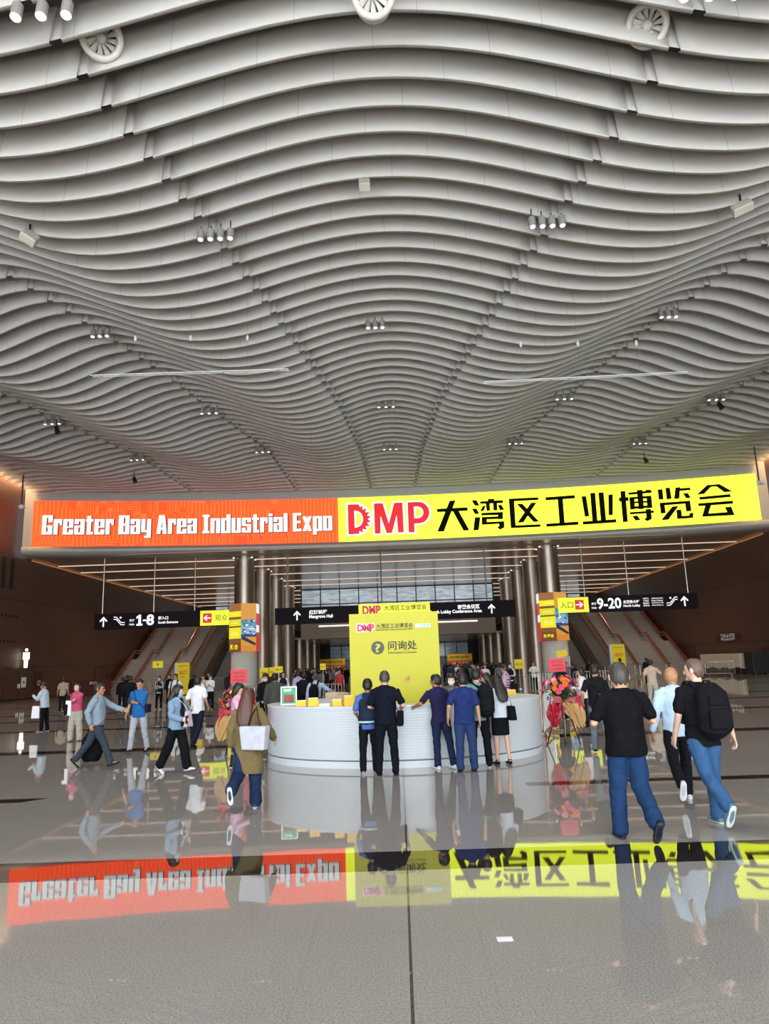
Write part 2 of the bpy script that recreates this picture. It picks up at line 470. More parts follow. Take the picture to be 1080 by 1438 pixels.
while True:
    Y = 3.38 + k*0.9975
    if Y > 60.6: break
    bm = bmesh.new()
    j = [itp(TJ1, Y), itp(TJ2, Y), itp(TJ3, Y)]
    cuts = sorted([s*q for q in j for s in (-1, 1) if q < XW-1.5])
    XS_ = XW-1.0
    edges = [-XS_] + cuts + [XS_]
    g = 0.13
    for a, b in zip(edges, edges[1:]):
        a2 = a + (g if a > -XS_ else 0); b2 = b - (g if b < XS_ else 0)
        nseg = max(2, int((b2-a2)/0.45))
        strip(bm, [a2+(b2-a2)*i/nseg for i in range(nseg+1)], Y, PROF)
        strip(bm, [a2+(b2-a2)*i/nseg for i in range(nseg+1)], Y, PROF2, False)
    for c in cuts: strip(bm, [c-g-0.02, c, c+g+0.02], Y, REC)
    bmesh.ops.recalc_face_normals(bm, faces=bm.faces)
    finish('slat', bm, M_SLAT, ceil)
    k += 1

# --- the curved bulkhead over the columns
RA = 133.0
def yarc(X): return 61.0 - (RA - math.sqrt(RA*RA - X*X))
bm = bmesh.new()
FP = [(1.2, 17.2), (0.0, 17.2), (0.0, 16.0), (0.0, 12.2), (-0.12, 12.15), (-0.14, 11.85), (-0.05, 11.62), (0.15, 11.5), (0.5, 11.42), (1.3, 11.4)]
rows = []
NX = 48
for i in range(NX+1):
    X = -30.3 + 60.6*i/NX
    rows.append([bm.verts.new((X, yarc(X)+p[0]+0.25, p[1])) for p in FP])
for a, b in zip(rows, rows[1:]):
    for i in range(len(FP)-1):
        f = bm.faces.new((a[i], b[i], b[i+1], a[i+1])); f.smooth = 3 < i
bmesh.ops.recalc_face_normals(bm, faces=bm.faces)
struct(finish('trim_1', bm, M_FASCIA), 'curved grey metal bulkhead carrying the long screen')

# --- soffit beyond, with thin light lines
bm = bmesh.new(); box(bm, (0, 95, 11.5), (61.2, 71, 0.1))
struct(finish('trim_2', bm, M_SOFFIT), 'glossy low metal soffit beyond the screen')
n = 3
for Y in (64.5, 69.2, 75.7, 82.1, 87.3, 93.6, 99.3, 105, 111):
    o = struct(box_o('trim_%d' % n, (0, Y, 11.43), (60.8, 0.055, 0.04), E_LINE), 'thin line light across the soffit'); n += 1
for s in (-1, 1):
    struct(box_o('trim_%d' % n, (s*(XW-0.06), 88, 11.36), (0.06, 56, 0.08), E_COVE), 'warm cove strip between side wall and soffit'); n += 1
    struct(box_o('trim_%d' % n, (s*(XW-0.06), 25, 17.75), (0.06, 68, 0.12), E_COVE), 'warm cove strip at the wall top'); n += 1

# --- beam, clerestory glazing and the low far hall
bm = bmesh.new(); box(bm, (0, 93, 6.35), (24.5, 1.2, 2.3)); box(bm, (0, 92.36, 7.6), (24.5, 0.1, 0.14))
struct(finish('trim_%d' % n, bm, M_BEIGE), 'beige beam spanning between the columns'); n += 1
struct(box_o('trim_%d' % n, (0, 92.37, 6.75), (20, 0.05, 0.12), emit('beam_line', (1, .95, .88), 2.0)), 'slim line light along the beige beam'); n += 1
struct(box_o('trim_%d' % n, (0, 111, 5.3), (61, 37, 0.2), M_SOFFIT), 'low ceiling of the far hall'); n += 1
def window(nm, x0, x1, Y, z0, z1, nx, nz, pane):
    bm = bmesh.new(); box(bm, ((x0+x1)/2, Y+0.06, (z0+z1)/2), (x1-x0, 0.04, z1-z0))
    o = struct(finish(nm, bm, pane), 'daylit glazing with dark mullions')
    bm = bmesh.new()
    for i in range(nx+1): box(bm, (x0+(x1-x0)*i/nx, Y, (z0+z1)/2), (0.14, 0.14, z1-z0))
    for i in range(nz+1): box(bm, ((x0+x1)/2, Y, z0+(z1-z0)*i/nz), (x1-x0, 0.14, 0.14))
    finish('window_frame', bm, mat('mullion', '#2a2b2d', 0.4, 0.5), o)
    return o
def pane_mat(name, strength):
    m = bpy.data.materials.new(name); m.use_nodes = True
    nt, N, L, b = nodes_of(m)
    tc = N.new('ShaderNodeTexCoord')
    mp = N.new('ShaderNodeMapping'); mp.inputs['Scale'].default_value = (0.9, 1, 5.0)
    L.new(tc.outputs['Object'], mp.inputs['Vector'])
    nz = N.new('ShaderNodeTexNoise'); nz.inputs['Scale'].default_value = 1.2; nz.inputs['Detail'].default_value = 5
    L.new(mp.outputs[0], nz.inputs['Vector'])
    r = N.new('ShaderNodeValToRGB'); L.new(nz.outputs['Fac'], r.inputs['Fac'])
    r.color_ramp.elements[0].position = 0.30; r.color_ramp.elements[0].color = (0.20, 0.22, 0.24, 1)
    r.color_ramp.elements[1].position = 0.66; r.color_ramp.elements[1].color = (0.42, 0.50, 0.56, 1)
    b.inputs['Base Color'].default_value = (0.03, 0.03, 0.03, 1); b.inputs['Roughness'].default_value = 0.1
    L.new(r.outputs[0], b.inputs['Emission Color']); b.inputs['Emission Strength'].default_value = strength
    return m
M_PANE = pane_mat('glass_daylight_beyond', 1.0)
window('window_1', -12.2, 12.2, 92.8, 7.65, 11.4, 10, 2, M_PANE)
window('window_2', -28, -22, 112, 8.4, 11.35, 3, 2, M_PANE)
window('window_3', 22, 28, 112, 8.4, 11.35, 3, 2, M_PANE)
window('window_4', -12, 12, 128.5, 0.1, 5.1, 12, 2, pane_mat('far_glass', 0.16))
for s, nm in ((-1, 'wall_back_left'), (1, 'wall_back_right')):
    struct(box_o(nm, (s*22.5, 113, 5.7), (16.5, 0.4, 11.4), mat('stair_head_wall', '#4a3b32', 0.5)), 'dark wall at the head of the stairs')
# faint reflections aside, the gallery floor at the head of the stairs
for s in (-1, 1):
    struct(box_o('trim_%d' % n, (s*22.6, 101.8, 7.2), (15.4, 22, 0.3), M_BEIGE), 'gallery slab at the head of the stairs'); n += 1

# --- doors and slots in the side walls
def door(i, s, y0, y1, h=2.5):
    bm = bmesh.new(); box(bm, (s*(XW-0.03), (y0+y1)/2, h/2), (0.06, y1-y0, h))
    o = struct(finish('door_%d' % i, bm, mat('door_timber', '#54372a', 0.45)), 'flush timber double door in the side wall')
    bm = bmesh.new()
    for y in (y0, (y0+y1)/2, y1): box(bm, (s*(XW-0.06), y, h/2), (0.05, 0.05, h))
    box(bm, (s*(XW-0.06), (y0+y1)/2, h), (0.05, y1-y0, 0.06)); finish('door_frame', bm, mat('door_frame', '#2c1c15', 0.5), o)
    bm = bmesh.new()
    for d in (-0.12, 0.12): cyl(bm, (s*(XW-0.1), (y0+y1)/2+d, 0.95), (s*(XW-0.1), (y0+y1)/2+d, 1.3), 0.02, 8)
    finish('door_handle', bm, M_STEELD, o)
door(1, -1, 56.8, 61.4); door(2, -1, 74, 77); door(3, 1, 55.5, 59.5); door(4, 1, 77, 80)
for s in (-1, 1):
    bm = bmesh.new()
    for i in range(6):
        box(bm, (s*(XW-0.02), 50.8+i*1.25, 9.9), (0.04, 0.55, 2.4))
    struct(finish('trim_%d' % n, bm, M_BLACK), 'row of dark upright slots high in the side wall'); n += 1
    bm = bmesh.new()
    for z in (4.6, 6.6):
        for i in range(6): cyl(bm, (s*(XW-0.04), 55.5+i*0.55, z), (s*(XW+.01), 55.5+i*0.55, z), 0.13, 10)
    struct(finish('trim_%d' % n, bm, M_BLACK), 'rows of small round air nozzles in the side wall'); n += 1
for s in (-1, 1):
    struct(box_o('baseboard_%s' % ('left' if s < 0 else 'right'), (s*(XW-0.05), 58, 0.07), (0.08, 140, 0.14), mat('skirting', '#1d1512', 0.4)), 'dark skirting')

# ================================================================== THE LONG SCREEN
def onarc(x, z, off=0.0):
    return Vector((x, yarc(x)-off+0.25, z))
def px_arc(x, y, off=0.06):
    X = 0.0
    p = at(x, y, 60)
    for _ in range(6): p = at(x, y, yarc(p.x)-off+0.25)
    return p
XS = -4.78
def screen(name, label, x0, x1, m):
    bm = bmesh.new(); rows = []
    nn = max(2, int((x1-x0)/1.2))
    for i in range(nn+1):
        X = x0+(x1-x0)*i/nn
        rows.append([bm.verts.new(onarc(X, z, o)) for o, z in ((-0.02, 12.2), (0.08, 12.2), (0.08, 16.0), (-0.02, 16.0))])
    for a, b in zip(rows, rows[1:]):
        for i in range(3): bm.faces.new((a[i], b[i], b[i+1], a[i+1]))
    for r in (rows[0], rows[-1]): bm.faces.new(r)
    bmesh.ops.recalc_face_normals(bm, faces=bm.faces)
    return tag(finish(name, bm, m), label, 'screen')
so = screen('led_screen', 'long orange circuit-pattern screen reading Greater Bay Area Industrial Expo, left end of the bulkhead', -29.6, XS, M_LEDO)
sy = screen('led_screen', 'bright yellow screen with red DMP mark and black Chinese title on the bulkhead', XS, 29.5, E_LEDY)
# white English title
a0, a1 = px_arc(60, 735), px_arc(468, 733)
S3 = (0, .26); C3_ = (.26, .37); R3 = (.37, .63); W3 = (0, .63)
G_ = {'G': (.62, [(S3, 0, 1), (W3, .87, 1), (W3, 0, .13), (R3, .64, 1), (R3, 0, .47), ((.30, .62), .37, .47)]),
 'r': (.50, [(S3, 0, .8), ((.25, .50), .60, .8), ((.37, .50), .48, .8)]), 'e': (.62, [(S3, 0, .8), (W3, .69, .8), (R3, .35, .8), (W3, .35, .42), (W3, 0, .11), (R3, 0, .25)]),
 'a': (.62, [(W3, .69, .8), (R3, 0, .8), (S3, .55, .8), (W3, 0, .11), (S3, 0, .46), (C3_, .38, .46)]), 't': (.47, [((.08, .33), 0, .97), ((0, .47), .67, .8), ((.08, .47), 0, .13)]),
 'B': (.62, [((-.05, .26), 0, 1), (W3, .88, 1), (W3, .47, .56), (W3, 0, .12), (R3, 0, .48), (R3, .55, 1)]), 'y': (.62, [(S3, .1, .8), (R3, -.2, .8), (W3, .1, .2), ((.2, .62), -.2, -.09)]),
 'A': (.66, 'A'), 'I': (.46, [((0, .46), .87, 1), ((0, .46), 0, .13), ((.10, .36), 0, 1)]), 'n': (.62, [(S3, 0, .8), (W3, .69, .8), (R3, 0, .8)]),
 'd': (.62, [(R3, 0, 1), (S3, 0, .8), (W3, .69, .8), (W3, 0, .11)]), 'u': (.62, [(S3, 0, .8), (R3, 0, .8), (W3, 0, .11)]),
 's': (.62, [(W3, .69, .8), (S3, .36, .8), (R3, .56, .8), (W3, .36, .45), (R3, 0, .45), (W3, 0, .11), (S3, 0, .25)]), 'i': (.25, [(S3, 0, .8), (S3, .86, 1)]), 'l': (.25, [(S3, 0, 1)]),
 'E': (.58, [(S3, 0, 1), ((0, .58), .86, 1), ((0, .54), .44, .57), ((0, .58), 0, .14)]), 'x': (.64, 'x'), 'p': (.62, [(S3, -.2, .8), (R3, 0, .8), (W3, .69, .8), (W3, 0, .11)]), 'o': (.62, [(S3, 0, .8), (R3, 0, .8), (W3, .69, .8), (W3, 0, .11)])}
msg = 'Greater Bay Area Industrial Expo'
tot = sum((G_[c][0]+.075) if c != ' ' else .30 for c in msg)
fx = (a1.x-a0.x)/tot; fz = 1.60; zb = 13.17
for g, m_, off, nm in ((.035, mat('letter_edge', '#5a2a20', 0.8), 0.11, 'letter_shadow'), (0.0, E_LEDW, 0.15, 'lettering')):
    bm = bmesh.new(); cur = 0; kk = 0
    for c in msg:
        if c == ' ': cur += .30; continue
        wd_, rs = G_[c]
        if rs == 'A': P4 = [[(0, 0), (.25, 0), (.36, 1), (.14, 1)], [(.41, 0), (.66, 0), (.52, 1), (.30, 1)], [(.2, .22), (.46, .22), (.46, .34), (.2, .34)], [(.14, .8), (.52, .8), (.52, 1), (.14, 1)]]
        elif rs == 'x': P4 = [[(0, 0), (.25, 0), (.64, .8), (.39, .8)], [(.39, 0), (.64, 0), (.25, .8), (0, .8)]]
        else: P4 = [[(x[0], z0), (x[1], z0), (x[1], z1), (x[0], z1)] for x, z0, z1 in rs]
        for q in P4:
            cx_ = sum(p[0] for p in q)/4; cz_ = sum(p[1] for p in q)/4
            kk += 1
            poly(bm, [onarc(a0.x+(cur+p[0])*fx+(g if p[0] > cx_ else -g)+g, zb+p[1]*fz+(g if p[1] > cz_ else -g)-g*.6, off+(kk % 7)*.002) for p in q])
        cur += wd_+.075
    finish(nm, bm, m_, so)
C2 = lambda p: (605+p[0]/6.75, 680+p[1]/6.75)
C3 = lambda p: (755+p[0]/6.75, 675+p[1]/6.75)
C4 = lambda p: (860+p[0]/5.4, 665+p[1]/5.4)
C1 = lambda p: (475+p[0]/7.2, 690+p[1]/7.2)
STR = [(C2, [
 [(57,233),(350,218),(350,252),(60,265)],[(178,157),(235,152),(125,448),(62,450)],[(205,250),(262,248),(367,437),(310,440)]]),
 (C2, [[(386,152),(432,150),(462,202),(418,203)],[(388,232),(432,230),(462,280),(420,284)],[(418,313),(470,311),(455,436),(403,438)],
 [(540,140),(600,137),(603,160),(543,163)],[(466,163),(684,150),(686,178),(468,186)],[(520,180),(558,178),(562,250),(530,252)],[(590,176),(628,175),(632,247),(595,249)],
 [(495,205),(522,203),(500,254),(466,256)],[(636,197),(670,195),(698,242),(655,246)],[(480,272),(684,262),(684,290),(480,297)],[(636,285),(684,283),(684,330),(638,332)],
 [(482,311),(684,302),(684,328),(482,335)],[(482,320),(530,318),(532,366),(484,384)],[(484,360),(696,350),(697,372),(486,385)],[(645,368),(697,366),(697,410),(655,432),(630,405),(650,395)]]),
 (C2, [[(740,137),(1020,123),(1020,150),(742,163)],[(740,150),(790,148),(806,405),(758,407)],[(758,392),(1040,378),(1040,404),(760,417)],[(815,187),(868,184),(1028,355),(975,358)],[(950,176),(1003,173),(878,362),(822,365)]]),
 (C3, [[(73,157),(353,136),(355,168),(77,188)],[(190,175),(240,172),(257,405),(208,410)],[(80,408),(386,387),(388,418),(83,438)]]),
 (C3, [[(416,149),(460,146),(490,337),(448,342)],[(498,117),(546,114),(568,385),(520,390)],[(576,113),(626,109),(650,380),(600,384)],[(670,132),(714,128),(714,325),(673,328)],[(428,387),(746,364),(748,396),(430,417)]]),
 (C4, [[(60,135),(98,131),(118,366),(80,369)],[(48,184),(122,178),(124,207),(52,213)],[(120,144),(298,128),(298,146),(122,162)],[(185,126),(228,122),(240,268),(200,272)],[(248,124),(290,122),(297,140),(262,142)],
 [(128,180),(166,177),(172,270),(136,274)],[(258,170),(295,167),(304,260),(266,264)],[(128,180),(295,167),(296,186),(130,196)],[(134,214),(300,204),(301,218),(135,228)],[(137,250),(303,240),(304,258),(138,270)],
 [(132,293),(316,280),(316,298),(134,310)],[(252,270),(292,268),(300,345),(264,362),(240,345),(258,335)],[(150,322),(190,318),(214,352),(176,357)]]),
 (C4, [[(343,121),(380,118),(388,196),(352,199)],[(402,109),(436,106),(450,192),(412,196)],[(478,106),(514,102),(508,190),(468,194)],[(505,112),(590,106),(594,126),(508,132)],[(535,150),(572,147),(596,184),(560,188)],
 [(358,222),(590,205),(592,226),(360,244)],[(358,222),(394,220),(405,300),(368,304)],[(550,210),(590,207),(600,284),(560,288)],[(455,250),(502,246),(425,350),(370,354)],[(485,275),(522,272),(530,330),(492,344)],[(492,324),(610,316),(612,337),(494,345)],[(584,300),(616,297),(612,337),(584,338)]]),
 (C4, [[(718,87),(765,84),(695,155),(640,160)],[(718,87),(812,79),(800,96),(735,102)],[(770,84),(812,79),(912,136),(850,142)],[(658,178),(894,155),(898,178),(662,199)],[(650,226),(914,205),(916,229),(653,248)],[(705,240),(750,237),(722,325),(680,328)],[(690,306),(890,290),(905,317),(682,328)],[(852,255),(902,250),(928,316),(885,318)]])]
for conv, strokes in STR:
    bm = bmesh.new()
    for i, st in enumerate(strokes):
        poly(bm, [px_arc(*conv(p), off=0.12+0.004*i) for p in st])
    finish('character', bm, M_LEDK, sy)
def arcpts(cx, cy, rx, ry, a0, a1, n):
    return [(cx+rx*math.cos(math.radians(a0+(a1-a0)*i/n)), cy+ry*math.sin(math.radians(a0+(a1-a0)*i/n))) for i in range(n+1)]
Mo = [(360,122),(450,118),(512,322),(565,115),(650,112),(664,415),(605,418),(590,240),(545,422),(490,424),(428,250),(430,428),(370,430)]
Po = [(700,110),(820,106)]+arcpts(815,215,107,109,-80,80,14)+[(770,328),(775,415),(712,417)]
Ph = [(765,155),(800,153)]+arcpts(800,213,60,58,-80,80,10)+[(770,272)]
gear = []
for i in range(0, 8):
    a = -62+i*17.5
    for da, r in ((-5, 1.0), (-3, 1.14), (3.0, 1.14), (5, 1.0), (8.7, 0.95)):
        q = math.radians(a+da)
        gear.append((168+140*r*math.cos(q), 283+133*r*math.sin(q)))
Do = [(95,132),(205,130)]+gear+[(215,430),(103,437)]
Dh = [(162,195),(185,197)]+arcpts(175,281,76,84,-70,70,10)+[(168,368)]
bm = bmesh.new()
def thick(bm, loop, r, off):
    L = [Vector((p[0], p[1])) for p in loop]
    for i in range(len(L)):
        a, b = L[i], L[(i+1) % len(L)]
        d = (b-a)
        if d.length < 1e-6: continue
        d.normalize(); nrm = Vector((-d.y, d.x))*r
        poly(bm, [px_arc(*C1(q), off=off) for q in (a+nrm, b+nrm, b-nrm, a-nrm)])
        poly(bm, [px_arc(*C1((b.x+r*math.cos(t*PI/5), b.y+r*math.sin(t*PI/5))), off=off+0.003) for t in range(10)])
for lp in (Mo, Po, Ph, Do, Dh): thick(bm, lp, 15, 0.11)
finish('white_outline', bm, E_LEDWW, sy)
for lp, hs in ((Do, [Dh]), (Mo, []), (Po, [Ph])):
    bm = bmesh.new()
    poly(bm, [px_arc(*C1(p), off=0.16) for p in lp], [[px_arc(*C1(p), off=0.16) for p in h] for h in hs])
    finish('letter', bm, E_LEDR, sy)

# ================================================================== COLUMNS
colY = [64, 72.3, 80.6, 89, 99.5, 108, 117]
words = ['first', 'second', 'third', 'fourth', 'fifth', 'sixth', 'seventh']
for s in (-1, 1):
    for i, Y in enumerate(colY):
        X = s*13.45; R = 0.88; top = 11.45 if Y < 93 else 5.25
        t = thing('column', '%s round steel column from the front in the row %s of the central aisle' % (words[i], 'left' if s < 0 else 'right'), 'column', (X, Y, 0), 0, 'round steel columns of the %s row' % ('left' if s < 0 else 'right'))
        bm = bmesh.new()
        for a, b in ((0.0, 3.0), (3.02, 6.4), (6.42, top)):
            if b > top: b = top
            if a >= top: continue
            rw = lathe(bm, [(R, a), (R, b)], 40); bmesh.ops.contextual_create
        for f in bm.faces: f.smooth = True
        finish('shaft', bm, M_STEEL, t)
        bm = bmesh.new(); lathe(bm, [(R+0.02, 0), (R+0.05, 0.02), (R+0.05, 0.25), (R, 0.27)], 40); finish('base_ring', bm, M_STEELD, t)
        if Y < 93:
            bm = bmesh.new()
            for q in range(4):
                an = PI/4+q*PI/2; box(bm, ((R+0.25)*math.cos(an), (R+0.25)*math.sin(an), top-0.03), (0.16, 0.16, 0.05))
            finish('downlight', bm, E_LAMPS, t)
    # lower cladding and wrapped screen of the first column
    X = s*13.45
    bm = bmesh.new(); lathe(bm, [(1.12, 0), (1.12, 3.3), (1.0, 3.3)], 40)
    for f in bm.faces: f.smooth = True
    tag(finish('column_jacket', bm, M_STEELG), 'pale grey metal jacket round the foot of the %s front column' % ('left' if s < 0 else 'right'), 'column jacket').location = (X, 64, 0)
    nf = 6; RR = 1.36
    bands = {'A': [(0, .18, '#7a4526'), (.18, .27, '#8a5430'), (.27, .50, '#f4f020'), (.50, .53, '#7a4526'), (.53, .67, '#eee32a'), (.67, .72, '#8a5430'), (.72, .84, '#f6f21c'), (.84, 1, '#a86d3d')],
             'B': [(0, .12, '#d98a3a'), (.12, .30, '#e09a30'), (.30, .36, '#2e4a8c'), (.36, .52, '#8fb3d9'), (.52, .66, '#5f93a8'), (.66, 1, '#e0a050')],
             'C': [(0, .4, '#c82a28'), (.4, .55, '#f4f4f4'), (.55, .8, '#d03030'), (.8, 1, '#f0f0f0')]}
    seq = 'ABCCCC'
    t = thing('wrapped_screen', 'faceted lit advertising screen wrapped round the %s front column' % ('left' if s < 0 else 'right'), 'screen', (X, 64, 0), 0, 'wrapped screens on the front columns')
    bm = bmesh.new(); lathe(bm, [(1.02, 3.3), (1.14, 3.3), (1.14, 7.4), (1.02, 7.4)], 16); finish('housing', bm, M_BLACK, t)
    allc = sorted({c for k in bands for *_, c in bands[k]})
    ms = [emit('led_'+c.strip('#'), c, 0.95) for c in allc]
    bm = bmesh.new()
    a00 = math.radians(-150 if s < 0 else -152)
    for q in range(nf):
        aa, ab = a00+q*2*PI/nf, a00+(q+1)*2*PI/nf
        for z0, z1, c in bands[seq[q]]:
            vs = [bm.verts.new((RR*math.cos(a), RR*math.sin(a), 3.3+4.1*zz)) for a, zz in ((aa, z0), (ab, z0), (ab, z1), (aa, z1))]
            f = bm.faces.new(vs); f.material_index = allc.index(c)
    finish('screen_face', bm, ms, t)
    for zz in (3.3+4.1*.37, 3.3+4.1*.6, 3.3+4.1*.78): text({0:'展会',1:'观众登记',2:'2023 DMP'}[int((zz-4.5)/.8) if zz<6.7 else 2], emit('led_lemon', '#fff9a8', .95), t, (1.22*math.cos(math.radians(-120)), 1.22*math.sin(math.radians(-120)), zz), width=.8, bold=.01, rz=math.radians(-30))
    # little coloured blocks of the advert's picture
    bm = bmesh.new(); rnd = random.Random(4+s)
    qs = [i for i in range(nf) if seq[i] == 'B']
    pal = ['#ffffff', '#3a6fc4', '#9fd0e8', '#2f7a62', '#1d3558']
    pm = [emit('led_'+c.strip('#'), c, 0.95) for c in pal]
    for q in qs:
        for _ in range(46):
            u, zz = rnd.random()*0.86, 0.34+rnd.random()*0.31
            aa, ab = a00+q*2*PI/nf, a00+(q+1)*2*PI/nf
            P = lambda u, z: Vector((RR*1.006*(math.cos(aa)*(1-u)+math.cos(ab)*u), RR*1.006*(math.sin(aa)*(1-u)+math.sin(ab)*u), 3.3+4.1*z))
            w_, h_ = 0.05+rnd.random()*.1, 0.01+rnd.random()*.03
            f = bm.faces.new([bm.verts.new(P(*c)) for c in ((u, zz), (u+w_, zz), (u+w_, zz+h_), (u, zz+h_))]); f.material_index = rnd.randrange(5)
        P2 = lambda u, z: Vector((RR*1.009*(math.cos(aa)*(1-u)+math.cos(ab)*u), RR*1.009*(math.sin(aa)*(1-u)+math.sin(ab)*u), 3.3+4.1*z))
        f = bm.faces.new([bm.verts.new(P2(*c)) for c in ((0, .26), (.9, .12), (1, .16), (.1, .33))]); f.material_index = 4
    finish('advert_picture', bm, pm, t)
    aw = math.radians(-122) 
    text('融合' if s < 0 else '融盛会', emit('led_eee000', '#f5ee20', 1.0), t, (1.22*math.cos(aw), 1.22*math.sin(aw), 3.72), width=.9, bold=0.03, rz=math.radians(-30))

# ================================================================== HANGING SIGNS
def px_box(xl, yl, xr, yb, Y):
    a, b = at(xl, yl, Y), at(xr, yb, Y); return a, b
def arrow(bm, cx, z, y, s, ang=0.0):
    P = [(-.07, -.5), (.07, -.5), (.07, .2), (.30, -.03), (.40, .08), (0, .5), (-.40, .08), (-.30, -.03), (-.07, .2)]
    c, sn = math.cos(ang), math.sin(ang)
    poly(bm, [Vector((cx+s*(p[0]*c-p[1]*sn), y, z+s*(p[0]*sn+p[1]*c))) for p in P])
def esc_icon(bm, cx, z, y, s, flip=1):
    pts = [(-.5, .28), (-.28, .28), (.18, -.22), (.5, -.22)]
    for o in (0.10, -0.10):
        for a, b in zip(pts, pts[1:]):
            d = Vector((b[0]-a[0], b[1]-a[1])).normalized(); nn = Vector((-d.y, d.x))*0.035
            q = [(a[0]+nn.x, a[1]+nn.y+o), (b[0]+nn.x, b[1]+nn.y+o), (b[0]-nn.x, b[1]-nn.y+o), (a[0]-nn.x, a[1]-nn.y+o)]
            poly(bm, [Vector((cx+flip*s*p[0], y, z+s*p[1])) for p in q])
    poly(bm, [Vector((cx+flip*s*(.12+.09*math.cos(i*PI/4)), y, z+s*(.32+.09*math.sin(i*PI/4)))) for i in range(8)])
def hanging(label, x0, x1, z0, z1, Y, rods, ceil_z=11.45):
    t = thing('hanging_sign', label, 'sign', ((x0+x1)/2, Y, z0), 0)
    cx = (x0+x1)/2
    box_o('sign_box', (0, 0, (z1-z0)/2), (x1-x0, 0.3, z1-z0), M_SIGN, t, bevel=0.01)
    for r in rods:
        bm = bmesh.new(); cyl(bm, (r-cx, 0, z1-z0), (r-cx, 0, ceil_z-z0), 0.055, 8); finish('hanging_rod', bm, M_STEELD, t)
    return t, cx
YS = 62.0; yf = -0.17
t, cx = hanging('dark overhead sign with arrow and large 1-8, hanging before the left stairs', -25.8, -14.7, 5.5, 6.85, YS, (-25.2, -20.8, -17.3))
H = 1.35
def X(px): return at(px, 870, YS).x - cx
bm = bmesh.new(); arrow(bm, X(146.5), H/2, yf, .85); finish('arrow', bm, E_WHITE, t)
bm = bmesh.new(); esc_icon(bm, X(168.5), H/2, yf, .95); finish('escalator_symbol', bm, E_WHITE, t)
bm = bmesh.new(); x1_ = X(197)
poly(bm, [Vector((x1_+a_, yf, H/2-.43+b_)) for a_, b_ in ((-.26, 0), (.26, 0), (.26, .16), (.12, .16), (.12, .92), (-.06, .92), (-.28, .74), (-.28, .58), (-.10, .66), (-.10, .16), (-.26, .16))])
finish('digit_one', bm, E_WHITE, t)
text('-', E_WHITE, t, (X(204.5), yf, H/2+.0), width=.34, height=.14)
text('8', E_WHITE, t, (X(212), yf, H/2+.03), width=.64, height=.92, bold=.03)
text('展厅', E_WHITE, t, (X(186.3), yf, H/2+.02), width=.42, bold=.02)
text('Halls', E_WHITE, t, (X(186.3), yf, H/2-.30), width=.42, bold=.02)
text('南入口', E_WHITE, t, (X(230), yf, H/2+.15), width=.85, bold=.03)
text('South Entrance', E_WHITE, t, (X(237), yf, H/2-.22), width=1.7, bold=.03)
box_o('yellow_panel', ((X(282)+X(322))/2, yf+.0, H/2), (X(322)-X(282), .03, H*.93), E_YEL, t)
box_o('red_square', (X(292), yf-.03, H/2), (.74, .03, .8), emit('sign_red', '#d8202a', 1.0), t)
bm = bmesh.new(); arrow(bm, X(292), H/2, yf-.06, .62, PI/2); finish('arrow', bm, E_WHITE, t)
text('观众', M_INK, t, (X(311.5), yf-.04, H/2), width=1.05, bold=0.0)

t, cx = hanging('dark overhead sign with large 9-20 and North Lobby, hanging before the right stairs', 14.4, 25.3, 5.5, 6.85, YS, (15.9, 19.6, 24.6))
text('入口', M_INK, t, (at(795, 850, YS).x-cx, yf-.04, H/2), width=1.1)
def X(px): return at(px, 850, YS).x - cx
box_o('yellow_panel', ((X(783)+X(826))/2, yf, H/2), (X(826)-X(783), .03, H*.93), E_YEL, t)
box_o('red_square', (X(813), yf-.03, H/2), (.74, .03, .8), emit('sign_red', '#d8202a', 1.0), t)
bm = bmesh.new(); arrow(bm, X(813), H/2, yf-.06, .62, -PI/2); finish('arrow', bm, E_WHITE, t)
text('展厅', E_WHITE, t, (X(833.5), yf, H/2+.02), width=.42, bold=.02)
text('Halls', E_WHITE, t, (X(833.5), yf, H/2-.30), width=.42, bold=.02)
text('9-20', E_WHITE, t, (X(855), yf, H/2+.03), width=X(872)-X(838), height=.92, bold=.025)
text('北登录大厅', E_WHITE, t, (X(886), yf, H/2+.1), width=1.35, bold=.03)
text('North Lobby', E_WHITE, t, (X(886.5), yf, H/2-.25), width=1.4, bold=.03)
for i, (c, e) in enumerate((('会议中心', 'Conference Centre'), ('多功能厅', 'Event Center'), ('国际会议厅', 'Registration Hall'), ('停车场', 'Parking'))):
    text(c, E_WHITE, t, (X(907), yf, H/2+.33-i*.2), width=.5, height=.13, bold=.02)
    text(e, E_WHITE, t, (X(923), yf, H/2+.33-i*.2), width=.95, height=.12, bold=.02)
bm = bmesh.new(); esc_icon(bm, X(943.5), H/2, yf, .95, -1); finish('escalator_symbol', bm, E_WHITE, t)
bm = bmesh.new(); arrow(bm, X(961), H/2, yf, .85); finish('arrow', bm, E_WHITE, t)

